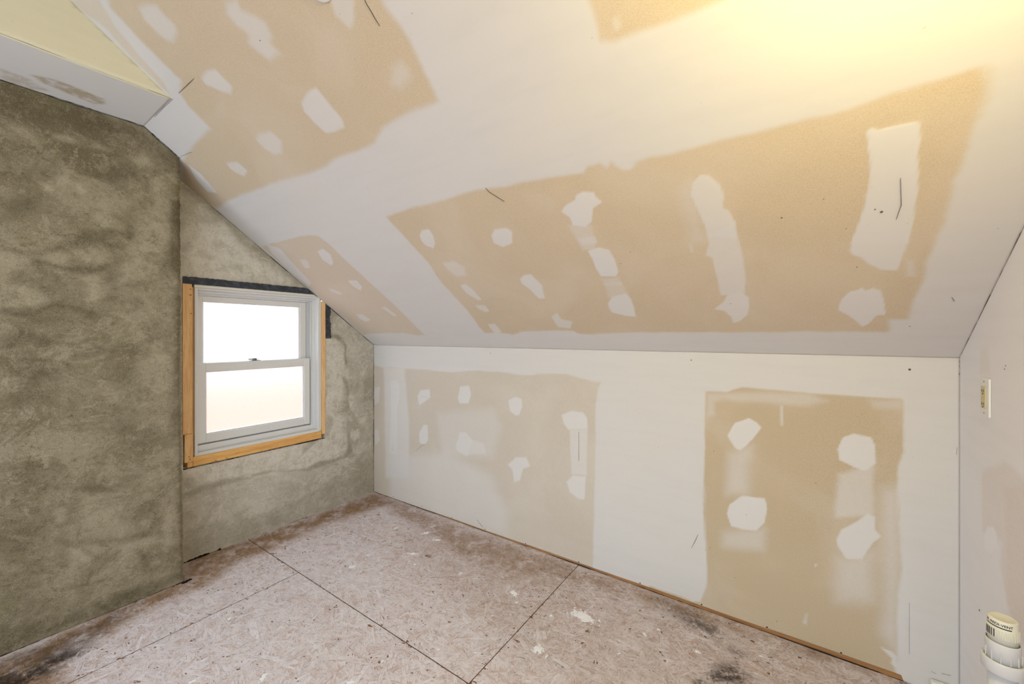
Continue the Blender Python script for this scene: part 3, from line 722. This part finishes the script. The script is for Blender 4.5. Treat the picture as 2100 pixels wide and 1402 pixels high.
def strands(x0, x1, y0, y1, dens, vis):
    V, F, A = [], [], []
    n = int((x1 - x0) * (y1 - y0) * dens)
    for q in range(n):
        cx_, cy_ = random.uniform(x0, x1), random.uniform(y0, y1)
        big = random.random()
        ln = random.uniform(.04, .12) if big > .5 else random.uniform(.02, .07)
        wd = random.uniform(.006, .022) if big > .5 else random.uniform(.002, .007)
        th = random.gauss(0, .75) + (math.pi if random.random() < .5 else 0)
        if random.random() < .25: th = random.uniform(0, math.pi)
        tone = min(1, max(0, random.gauss(.5, .27)))
        z = random.random() ** 2 * .0012 - .0012
        tx, ty = random.uniform(-.006, .006), random.uniform(-.012, .012)
        sk0, sk1 = random.uniform(-.35, .35), random.uniform(-.35, .35)
        cc, ss = math.cos(th), math.sin(th)
        k0, k1 = random.uniform(.6, 1), random.uniform(.5, 1)
        loc = [(-.5 - sk0 * wd / ln, -.5), (.0, -.5 * random.uniform(.85, 1.1)), (.5 - sk1 * wd / ln, -.5 * k0), (.5 + sk1 * wd / ln, .5 * k0), (0, .5 * random.uniform(.85, 1.1)), (-.5 + sk0 * wd / ln, .5 * k1)]
        pts = []
        for (u, v) in loc:
            dx, dy = u * ln, v * wd
            pts.append((cx_ + dx * cc - dy * ss, cy_ + dx * ss + dy * cc, z + u * ln * tx + v * wd * ty, v + .5, u + .5))
        pts = clip_poly(pts, (x0 + GAP, y0 + GAP), (x1 - GAP, y1 - GAP))
        if len(pts) < 3: continue
        b = len(V)
        for p in pts:
            V.append((p[0], p[1], min(.0003, max(-.0024, p[2])))); A.append((tone, min(1, max(0, p[3])), min(1, max(0, p[4])), 1))
        F.append(tuple(range(b, b + len(pts))))
    return V, F, A
def floor_masks(me, V):
    P = np.array([(v[0], v[1]) for v in V], float)
    b = np.zeros(len(P)); k = np.zeros(len(P)); w = np.zeros(len(P))
    wob = wobble(P, 21)
    for kind, st, fe, flat_ in OPS['floor']:
        poly = np.array(flat_, float).reshape(-1, 2) / 1000; fe = fe / 1000
        sd = poly_sdf(P, poly) + wob * .02
        q = np.clip(.5 - sd / (2 * fe), 0, 1); q = q * q * (3 - 2 * q) * st
        if kind == 'b': b = np.maximum(b, q)
        elif kind == 'k': k = np.maximum(k, q)
        else: w = np.maximum(w, q)
    for nm, arr in (('bare', b), ('dirt', k), ('wash', w)):
        at = me.attributes.new(nm, 'FLOAT', 'POINT'); at.data.foreach_set('value', arr.astype(np.float32))
for (x0, x1, y0, y1) in panels:
    seen = y1 > YJ - 1.3 and y0 > YEND + .01
    pn = box('osb_panel', (x0 + GAP, y0 + GAP, -.018), (x1 - GAP, y1 - GAP, -.0026), M['osb_edge'], floor_e)
    V, F, A = strands(x0, x1, y0, y1, 8200 if seen else 700, seen)
    me = bpy.data.meshes.new('strand_layer'); me.from_pydata(V, [], F); me.update()
    ca = me.color_attributes.new('strand', 'FLOAT_COLOR', 'POINT'); ca.data.foreach_set('color', np.array(A, np.float32).ravel())
    floor_masks(me, V)
    tag(link('strand_layer', me, M['osb'], pn), kind='stuff')

# white compound splatters, screws in the floor
def splat_mesh(x, y, r):
    bm = bmesh.new()
    n = int(26 + r * 1800)
    st = random.uniform(0, 3.14); sx = random.uniform(1.0, 1.7)
    for q in range(n):
        d = abs(random.gauss(0, .55)) * r; a = random.uniform(0, 6.283)
        px_, py_ = d * math.cos(a) * sx, d * math.sin(a) / sx
        px_, py_ = px_ * math.cos(st) - py_ * math.sin(st), px_ * math.sin(st) + py_ * math.cos(st)
        rr = r * random.uniform(.08, .34) * max(.25, 1 - d / r * .7)
        k = 7; ring = []
        for i in range(k):
            aa = 6.283 * i / k; rad = rr * random.uniform(.5, 1.25)
            ring.append(bm.verts.new((x + px_ + rad * math.cos(aa), y + py_ + rad * math.sin(aa), .0)))
        c = bm.verts.new((x + px_, y + py_, .0006 + rr * .07))
        for i in range(k): bm.faces.new((ring[i], ring[(i + 1) % k], c))
    return bm
for x, y, r in SPLATS:
    o = bm_obj('plaster_splatter', splat_mesh(x / 1000, y / 1000, r / 1000), M['plaster'], floor_e)
    o.location.z = .0002
nail_bm = bmesh.new(); bmesh.ops.create_circle(nail_bm, cap_ends=True, radius=.0034, segments=10)
nail_me = bpy.data.meshes.new('floor_screw'); nail_bm.to_mesh(nail_me); nail_bm.free(); nail_me.materials.append(M['screw'])
for x, y in NAILS:
    o = bpy.data.objects.new('floor_screw', nail_me); C.objects.link(o); o.parent = floor_e; o.location = (x / 1000, y / 1000, .0006)

# black hole where the chimney corner meets the boards
bm = bmesh.new()
for dx, dy, a in ((.005, .012, .012), (.014, -.006, .009), (.001, -.05, .006)):
    vs = [bm.verts.new((PC + dx + a * math.cos(t) * (1 + .3 * math.sin(3 * t)), -1.325 + dy + a * 1.6 * math.sin(t), .0008)) for t in np.linspace(0, 5.6, 8)]
    bm.faces.new(vs)
bm_obj('broken_corner_gap', bm, M['dark'], floor_e)

# bottom plate showing under the drywall
tag(box('baseboard_front', (0, .0015, -.002), (3.30, .04, .06), M['plate'], None, .001), 'brown wooden bottom plate under the knee wall drywall', kind='structure')

# ------------------------------------------------------------------ cracks, screw heads and dents in the drywall
def to3(plane, a, b):
    if plane == 'knee': return Vector((a, 0, b)), Vector((0, -1, 0))
    if plane == 'right': return Vector((ROOM, a, b)), Vector((-1, 0, 0))
    return Vector((a, -b / SL, HK + b / SL * PITCH)), Vector((0, -PITCH / SL, -1 / SL))
def crack(plane, pts, w, mat, parent, lift=.0016):
    bm = bmesh.new(); prev = None
    P = [to3(plane, pts[i] / 1000, pts[i + 1] / 1000) for i in range(0, len(pts), 2)]
    n = len(P)
    for i, (p, nr) in enumerate(P):
        d = (P[min(i + 1, n - 1)][0] - P[max(i - 1, 0)][0]).normalized(); s = d.cross(nr).normalized()
        ww = w * (.35 if i in (0, n - 1) else 1)
        a = bm.verts.new(p + nr * lift + s * ww); b = bm.verts.new(p + nr * lift - s * ww); c = bm.verts.new(p - nr * .002)
        if prev:
            bm.faces.new((prev[0], prev[1], b, a)); bm.faces.new((prev[1], prev[2], c, b)); bm.faces.new((prev[2], prev[0], a, c))
        prev = (a, b, c)
    return bm_obj('hairline_crack', bm, mat, parent)
par = {'knee': knee, 'slope': slope, 'right': right}
for plane, lst in CRACKS.items():
    for i, pts in enumerate(lst):
        thin = (plane == 'slope' and i in (3, 6)) or (plane == 'knee' and i in (4, 5))
        crack(plane, pts, .0005 if thin else (.0004 if plane == 'knee' and i > 8 else .0009), M['crack'], par[plane])
def disc(name, plane, a, b, r, mat, parent, lift=.0018):
    p, nr = to3(plane, a, b)
    bm = bmesh.new(); bmesh.ops.create_cone(bm, cap_ends=True, radius1=r, radius2=r * .7, depth=.001, segments=10)
    rot = nr.to_track_quat('Z', 'Y').to_matrix().to_4x4()
    bm.transform(Matrix.Translation(p + nr * lift) @ rot)
    return bm_obj(name, bm, mat, parent)
for plane, lst in DOTS.items():
    for a, b, r in lst: disc('dent', plane, a / 1000, b / 1000, r * .0011, M['crack'], par[plane])
for x, z in SCREWS: disc('drywall_screw', 'knee', x / 1000, max(z / 1000, float(bot(x / 1000)) + .006), .0032, M['screw'], knee)

# thin dark joints where the boards meet the masonry
def strip(name, pts, w, mat, parent=None):
    bm = bmesh.new(); prev = None
    for (p, s) in pts:
        p = Vector(p); s = Vector(s) * w
        a = bm.verts.new(p + s); b = bm.verts.new(p - s)
        if prev: bm.faces.new((prev[0], prev[1], b, a))
        prev = (a, b)
    return bm_obj(name, bm, mat, parent)

def sliver(name, a, b, d1, d2, w, parent, seed, gaps=.25, n=70, col='dark'):
    """ragged dark joint in the corner between two boards: a thin triangular wedge from a to b opening along d1 and d2"""
    r = random.Random(seed); a = Vector(a); b = Vector(b); d1 = Vector(d1); d2 = Vector(d2)
    bm = bmesh.new(); prev = None; ww = w
    for i in range(n + 1):
        p = a.lerp(b, i / n); ww = max(w * .25, min(w * 1.6, ww + r.uniform(-.5, .5) * w))
        if r.random() < gaps * .2: ww = w * .2
        q = [bm.verts.new(p), bm.verts.new(p + d1 * ww), bm.verts.new(p + d2 * ww)]
        if prev:
            for j in range(3): bm.faces.new((prev[j], q[j], q[(j + 1) % 3], prev[(j + 1) % 3]))
        prev = q
    return bm_obj(name, bm, M[col], parent)
sd = Vector((0, -1 / SL, PITCH / SL)); up = Vector((0, 0, 1))
sliver('corner_joint', (0, 0, 0), (0, 0, HK), (.7, -.2, 0), (.6, -1, 0), .0034, knee, 1)
sliver('corner_joint', (0, 0, HK), (0, -1.30, HK + 1.30 * PITCH), Vector((0, -PITCH, -1)) * .8, Vector((1, -.3, -.4)), .0024, slope, 2, .4, 120)
sliver('corner_joint', (0, .0016, 0), (3.2, .0016, 0), (0, -1, 0), (0, 0, 1), .0022, floor_e, 11, .2, 160)
sliver('corner_joint', (ROOM, -.02, HK + .015), (ROOM, -.5, HK + .5 * PITCH), (-1, 0, 0), (-.3, -.4, -.5), .0011, slope, 3, .6, 60, 'crack')
sliver('corner_joint', (ROOM, 0, HK), (ROOM, 0, HK - .06), (-1, -.3, 0), (-.3, -1, 0), .0012, knee, 4, .5, 20, 'crack')
sliver('corner_joint', (PC, -1.326, 0), (PC, -2.2, 0), (1, 0, 0), (.3, 0, .7), .0034, floor_e, 5, .6, 110)
sliver('corner_joint', (0, -1.30, 0), (0, -1.09, 0), (1, 0, 0), (.3, 0, 1), .0075, floor_e, 6, .3, 40)
sliver('corner_joint', (0, -1.09, 0), (0, 0, 0), (1, 0, 0), (.3, 0, .5), .0012, floor_e, 7, .6, 80)
sliver('corner_joint', (PC, -1.49, ZS), (PC, -2.3, ZS), (1, 0, 0), (.3, 0, -1), .0030, sof, 8, .5, 70)
sliver('corner_joint', (PC, -1.345, HK + 1.345 * PITCH), (PC, -1.488, ZS), (.6, 0, 0), (.3, -.4, -.7), .0042, sof, 9, .2, 30)
sliver('corner_joint', (XB + .001, -1.49, ZS), (XB + .001, -2.3, ZS), (.5, 0, 0), (.5, 0, .8), .0010, sof, 10, .3, 60, 'crack')

# ------------------------------------------------------------------ window
win = empty('window_1', (0, -.84, .59)); tag(win, 'small white double-hung window with frosted panes in pine framing', kind='structure')
FY0, FY1, FZ0, FZ1 = -1.2185, -.4680, .5955, 1.5765       # outer frame
def ring(bm, y0, y1, z0, z1, ty0, ty1, tz0, tz1, xa, xb, bevel=.0015):
    """rectangular frame from four mitred-looking bars between x = xa and xb"""
    add_box(bm, (xa, y0, z0), (xb, y0 + ty0, z1), bevel, 1); add_box(bm, (xa, y1 - ty1, z0), (xb, y1, z1), bevel, 1)
    add_box(bm, (xa, y0 + ty0 - .001, z0), (xb, y1 - ty1 + .001, z0 + tz0), bevel, 1)
    add_box(bm, (xa, y0 + ty0 - .001, z1 - tz1), (xb, y1 - ty1 + .001, z1), bevel, 1)
bm = bmesh.new()
ring(bm, FY0, FY1, FZ0, FZ1, .015, .0125, .016, .011, -.100, .004)
ring(bm, FY0 + .002, FY1 - .002, FZ0 + .002, FZ1 - .002, .020, .030, .046, .024, -.100, -.034)
ring(bm, FY0 + .003, FY1 - .003, FZ0 + .003, FZ1 - .003, .024, .052, .060, .034, -.100, -.062)
bm_obj('window_frame', bm, M['vinyl'], win)
bm = bmesh.new()
add_box(bm, (-.050, FY1 - .046, FZ0 + .05), (-.036, FY1 - .030, FZ1 - .03), .001, 1)
add_box(bm, (-.078, FY1 - .060, FZ0 + .05), (-.062, FY1 - .052, FZ1 - .03), .001, 1)
bm_obj('jamb_track', bm, M['vinyl_shade'], win)
box('sloped_sill', (-.099, FY0 + .018, FZ0 + .020), (-.030, FY1 - .030, FZ0 + .052), M['vinyl'], win, .004)
# upper sash sits behind
us = (-1.194, -.531, 1.105, 1.5375); ug = (-1.1580, -.5755, 1.130, 1.5040)
bm = bmesh.new(); ring(bm, us[0], us[1], us[2], us[3], ug[0] - us[0], us[1] - ug[1], ug[2] - us[2], us[3] - ug[3], -.098, -.066, .003)
upper = bm_obj('upper_sash', bm, M['vinyl'], win)
bm = bmesh.new(); ring(bm, ug[0] - .002, ug[1] + .002, ug[2] - .002, ug[3] + .002, .007, .009, .006, .006, -.090, -.070, .001)
bm_obj('glazing_bead', bm, M['vinyl'], upper)
pane((-.085, ug[0] - .001, ug[2] - .001), (-.080, ug[1] + .001, ug[3] + .001), upper)
# lower sash in front
ls = (-1.1995, -.5210, .6560, 1.1330); lg = (-1.1530, -.5640, .7065, 1.0795)
bm = bmesh.new(); ring(bm, ls[0], ls[1], ls[2], ls[3], lg[0] - ls[0], ls[1] - lg[1], lg[2] - ls[2], ls[3] - lg[3], -.063, -.030, .003)
lower = bm_obj('lower_sash', bm, M['vinyl'], win)
bm = bmesh.new(); ring(bm, lg[0] - .002, lg[1] + .002, lg[2] - .002, lg[3] + .002, .006, .008, .008, .005, -.055, -.034, .001)
bm_obj('glazing_bead', bm, M['vinyl'], lower)
pane((-.050, lg[0] - .001, lg[2] - .001), (-.045, lg[1] + .001, lg[3] + .001), lower)
# cam lock on the meeting rail
lk = bmesh.new()
yl = -.884
add_box(lk, (-.060, yl - .022, 1.1330), (-.038, yl + .036, 1.1365), .001, 1)
lathe(lk, [(0, 1.1365), (.013, 1.1365), (.013, 1.1450), (.010, 1.1490), (0, 1.1500)], (-.050, yl + .004), 20)
add_box(lk, (-.056, yl - .034, 1.1400), (-.040, yl - .004, 1.1470), .003, 2)
add_box(lk, (-.054, yl + .010, 1.1400), (-.046, yl + .032, 1.1440), .0015, 1)
bm_obj('sash_lock', lk, M['lock'], lower)

# rough pine framing round the window
def board(lo, hi, mat, bev=.002):
    return box('framing_board', lo, hi, mat, win, bev)
board((-.09, -1.2745, .7320), (.0045, -1.2310, 1.5950), M['wood_v'])
board((-.09, -1.2650, .5690), (.0015, -1.2255, .7305), M['wood_v'])
board((-.09, -1.2330, .5970), (-.014, -1.2190, 1.5800), M['wood_v'])
board((-.09, -1.2515, .5385), (.0000, -1.2262, .5680), M['wood_h'])
bm = bmesh.new(); add_box(bm, (-.09, -1.2260, .0), (.0035, -.4530, .0560), .002, 1)
for v in bm.verts: v.co.z += .5385 + (v.co.y + 1.226) * .004
bm_obj('framing_board', bm, M['wood_h'], win)
board((-.09, -.4505, .5690), (.0035, -.4220, 1.5500), M['wood_v'])
board((-.09, -.4660, .5960), (-.002, -.4520, 1.5700), M['plastic_white'])
board((-.09, -1.2180, 1.5775), (-.004, -.4660, 1.5960), M['plastic_white'])
box('rough_opening_back', (-.104, -1.30, .53), (-.096, -1.2185, 1.66), M['dark'], win)
box('rough_opening_back', (-.104, -1.2185, 1.578), (-.096, -.42, 1.66), M['dark'], win)
box('rough_opening_back', (-.104, -.468, .53), (-.096, -.42, 1.578), M['dark'], win)
box('rough_opening_back', (-.104, -1.2185, .53), (-.096, -.468, .594), M['dark'], win)
for (y_, z_) in ((-1.2385, 1.565), (-1.2420, 1.533), (-1.2365, 1.531), (-1.2360, 1.425), (-1.2440, .600), (-1.2400, .585)):
    b_ = bmesh.new(); bmesh.ops.create_cone(b_, cap_ends=True, radius1=.0032, radius2=.0024, depth=.0016, segments=8)
    b_.transform(Matrix.Translation((.0046 if z_ > .73 else .0017, y_, z_)) @ Matrix.Rotation(math.pi / 2, 4, 'Y'))
    bm_obj('nail_head', b_, M['screw'], win)
sliver('corner_joint', (.0004, -1.272, .5335), (.0004, -.424, .5365), (0, 0, .6), (.4, 0, -.2), .0065, win, 12, .2, 90)
# black flashing membrane: strip over the head, short piece at the right
def rag(name, y0, y1, z0, z1, x0, x1, n, amp, top=True):
    bm = bmesh.new(); rows = []
    r = random.Random(int(abs(y0) * 1000))
    for i in range(n + 1):
        f = i / n
        if top:
            y = y0 + (y1 - y0) * f; a = r.uniform(-1, 1) * amp
            zt = min(z1 + a, HK - y * PITCH - .002); zb = min(z0 + r.uniform(-1, 1) * amp * .3, zt - .001)
            q = [(x1, y, zb), (x1, y, zt), (x0, y, zt), (x0, y, zb)]
        else:
            z = z0 + (z1 - z0) * f; ye = min(y1 + r.uniform(-1, 1) * amp - (.006 if abs(f - .55) < .12 else 0), (HK - z) / PITCH - .002)
            q = [(x1, y0, z), (x1, max(ye, y0 + .004), z), (x0, max(ye, y0 + .004), z), (x0, y0, z)]
        rows.append([bm.verts.new(p) for p in q])
    for i in range(n):
        for j in range(4): bm.faces.new((rows[i][j], rows[i + 1][j], rows[i + 1][(j + 1) % 4], rows[i][(j + 1) % 4]))
    bm.faces.new(rows[0]); bm.faces.new(rows[-1][::-1])
    return bm_obj(name, bm, M['membrane'], win)
rag('flashing_membrane', -1.2745, -.490, 1.5955, 1.6365, -.02, .0035, 60, .0022)
rag('flashing_membrane', -.4215, -.3800, 1.2760, 1.5450, -.02, .0035, 34, .005, False)

# ------------------------------------------------------------------ wall outlet on the right wall
oz, oy = 1.110, -.2425
outlet = empty('wall_outlet', (ROOM, oy, oz))
tag(outlet, 'white cover plate with an ivory electrical receptacle on the right wall', 'outlet')
box('cover_plate', (ROOM - .0065, oy - .035, oz - .0585), (ROOM - .0002, oy + .035, oz + .0585), M['plastic_white'], outlet, .003)
rec = box('receptacle', (ROOM - .009, oy - .0165, oz - .0335), (ROOM - .004, oy + .0165, oz + .0335), M['ivory'], outlet, .0012)
rec['label'] = 'ivory receptacle face'
for sgn in (1, -1):
    b_ = bmesh.new()
    add_box(b_, (ROOM - .0095, oy - .0075, oz + sgn * .020 - .0045), (ROOM - .0085, oy - .0055, oz + sgn * .020 + .0045))
    add_box(b_, (ROOM - .0095, oy + .0055, oz + sgn * .020 - .0040), (ROOM - .0085, oy + .0075, oz + sgn * .020 + .0040))
    add_box(b_, (ROOM - .0095, oy - .0025, oz + sgn * .020 - .0110), (ROOM - .0085, oy + .0025, oz + sgn * .020 - .0070))
    bm_obj('socket_slots', b_, M['dark'], rec)
    box('test_button', (ROOM - .0098, oy - .0085, oz + sgn * .0040 - .0025), (ROOM - .0088, oy + .0085, oz + sgn * .0040 + .0025), M['ivory'], rec, .0005)
    b_ = bmesh.new(); bmesh.ops.create_cone(b_, cap_ends=True, radius1=.003, radius2=.0024, depth=.0012, segments=12)
    b_.transform(Matrix.Translation((ROOM - .0068, oy, oz + sgn * .0480)) @ Matrix.Rotation(-math.pi / 2, 4, 'Y'))
    bm_obj('plate_screw', b_, M['metal'], outlet)

# ------------------------------------------------------------------ vent pipe with air admittance valve
AX = (3.2560, -.6278)
vent = empty('vent_pipe', (AX[0], AX[1], 0))
tag(vent, 'white PVC vent pipe with a cream screw-on valve cap standing near the right wall', 'pipe')
b_ = bmesh.new(); lathe(b_, [(.0205, .003), (.0241, .003), (.0241, .530), (.0205, .530)], AX, 48); bm_obj('pipe', b_, M['pvc'], vent, True)
b_ = bmesh.new()
lathe(b_, [(.0242, .5035), (.0325, .5035), (.0345, .5060), (.0350, .5300), (.0342, .5335), (.0322, .5345), (.0300, .5335), (.0285, .5320), (.0242, .5300)], AX, 64)
bm_obj('collar', b_, M['pvc'], vent, True)
b_ = bmesh.new()
lathe(b_, [(.0240, .5250), (.0283, .5250), (.0281, .5745), (.0276, .5765), (.0262, .5765), (.0258, .5740), (.0240, .5640)], AX, 64)
coup = bm_obj('coupling', b_, M['pvc'], vent, True)
for k in range(12):
    a = 2 * math.pi * k / 12 + .15
    b_ = bmesh.new(); add_box(b_, (.0275, -.0008, .5330), (.0298, .0008, .5560), .0004, 1)
    b_.transform(Matrix.Translation((AX[0], AX[1], 0)) @ Matrix.Rotation(a, 4, 'Z')); bm_obj('rib', b_, M['pvc'], coup)
b_ = bmesh.new()
lathe(b_, [(.0180, .5600), (.0245, .5600), (.0243, .5870), (.0252, .5878), (.0252, .6080), (.0246, .6092), (.0240, .6096), (.0238, .6270), (.0228, .6290), (.0205, .6298), (.0190, .6290), (0, .6286)], AX, 72)
valve = bm_obj('valve_cap', b_, M['pvc_cap'], vent, True); valve['label'] = 'cream valve cap with printed band'
for k in range(30):
    a = 2 * math.pi * k / 30
    b_ = bmesh.new(); add_box(b_, (.0248, -.0012, .5885), (.0264, .0012, .6075), .0005, 1)
    b_.transform(Matrix.Translation((AX[0], AX[1], 0)) @ Matrix.Rotation(a, 4, 'Z')); bm_obj('grip_rib', b_, M['pvc_cap'], valve)
ca_ = math.atan2(CAM[1] - AX[1], CAM[0] - AX[0])           # label faces into the room
def band(name, a0, a1, z0, z1, r, mat):
    b_ = bmesh.new(); n = 40; pr = None
    for i in range(n + 1):
        a = a0 + (a1 - a0) * i / n
        q = [b_.verts.new((AX[0] + rr * math.cos(a), AX[1] + rr * math.sin(a), z)) for rr, z in ((r, z0), (r, z1), (r - .0004, z1), (r - .0004, z0))]
        if pr:
            for j in range(4): b_.faces.new((pr[j], q[j], q[(j + 1) % 4], pr[(j + 1) % 4]))
        pr = q
    return bm_obj(name, b_, mat, valve)
band('printed_stripe', ca_ - 1.75, ca_ + .60,   .6125, .6150, .02405, M['black'])
for k in range(5): band('shaded_vent_slot', ca_ - 1.25 + k * .17, ca_ - 1.25 + k * .17 + .09, .5890, .6070, .0266, M['lock'])  # dark bars on one side paint the shade inside the vent gaps
def ring_text(txt, amid, z, size, r, mat):
    cu = bpy.data.curves.new('cap_lettering', 'FONT'); cu.body = txt; cu.size = size; cu.align_x = 'CENTER'; cu.offset = .00018; cu.extrude = 0
    o = bpy.data.objects.new('tmp_text', cu); C.objects.link(o)
    bpy.context.view_layer.update()
    me = bpy.data.meshes.new_from_object(o.evaluated_get(bpy.context.evaluated_depsgraph_get()))
    bpy.data.objects.remove(o); bpy.data.curves.remove(cu)
    me.name = 'cap_lettering'
    for v in me.vertices:
        a = amid + v.co.x / r
        zz = z + v.co.y
        v.co = (AX[0] + r * math.cos(a), AX[1] + r * math.sin(a), zz)
    me.materials.clear()
    return link('cap_lettering', me, mat, valve)
ring_text('OR. REDI-VENT', ca_ - .42, .6180, .0078, .02415, M['black'])

# ------------------------------------------------------------------ small things
t = empty('plastic_block', (3.29, -.025, 0)); tag(t, 'small white plastic block on the floor in the corner under the right wall', 'block')
b_ = bmesh.new(); add_box(b_, (3.2570, -.030, .0005), (3.3320, -.0035, .0520), .006, 3)
for v in b_.verts: v.co.x += (v.co.z) * .04
bm_obj('block_body', b_, M['plastic_white'], t)

# round white cover on the slope at the very top of the picture
cx_, ct_ = 1.7330, 1.8150
p, nr = to3('slope', cx_, ct_)
t = empty('ceiling_cover', p); tag(t, 'round white ceiling cover on the slope at the top edge of the photo', 'cover')
def on_slope(bm): bm.transform(Matrix.Translation(p) @ nr.to_track_quat('Z', 'Y').to_matrix().to_4x4()); return bm
b_ = bmesh.new(); lathe(b_, [(0, -.001), (.046, -.001), (.046, .006), (.043, .010), (.030, .013), (0, .014)], (0, 0), 40)
bm_obj('cover_disc', on_slope(b_), M['plastic_white'], t, True)

# bare bulb in a porcelain holder on the right wall above the picture
LP = Vector((3.09, -1.50, 1.97))
t = empty('wall_lamp', (ROOM, LP.y, LP.z)); tag(t, 'bare warm bulb in a white wall holder, out of the photo at top right', 'lamp')
def turnx(bm): bm.transform(Matrix.Translation((ROOM, LP.y, LP.z)) @ Matrix.Rotation(-math.pi / 2, 4, 'Y')); return bm
b_ = bmesh.new(); lathe(b_, [(0, 0), (.055, 0), (.055, .012), (.035, .030), (.028, .075), (.020, .078), (0, .078)], (0, 0), 32)
bm_obj('lamp_holder', turnx(b_), M['plastic_white'], t, True)
nb = NT('lit_bulb_glass'); nb.p.inputs['Base Color'].default_value = (1, .95, .85, 1)
nb.p.inputs['Emission Color'].default_value = LAMP_COLOR + (1,); nb.p.inputs['Emission Strength'].default_value = 6.0
b_ = bmesh.new(); lathe(b_, [(0, .078), (.013, .078), (.015, .095), (.030, .130), (.030, .150), (.018, .172), (0, .178)], (0, 0), 28)
bulb = bm_obj('bulb', turnx(b_), nb.m, t, True)
ld = bpy.data.lights.new('bulb_light', 'POINT'); ld.energy = LAMP_POWER; ld.color = LAMP_COLOR; ld.shadow_soft_size = .05
lo = bpy.data.objects.new('bulb_light', ld); C.objects.link(lo); lo.location = (ROOM - .24, LP.y, LP.z)
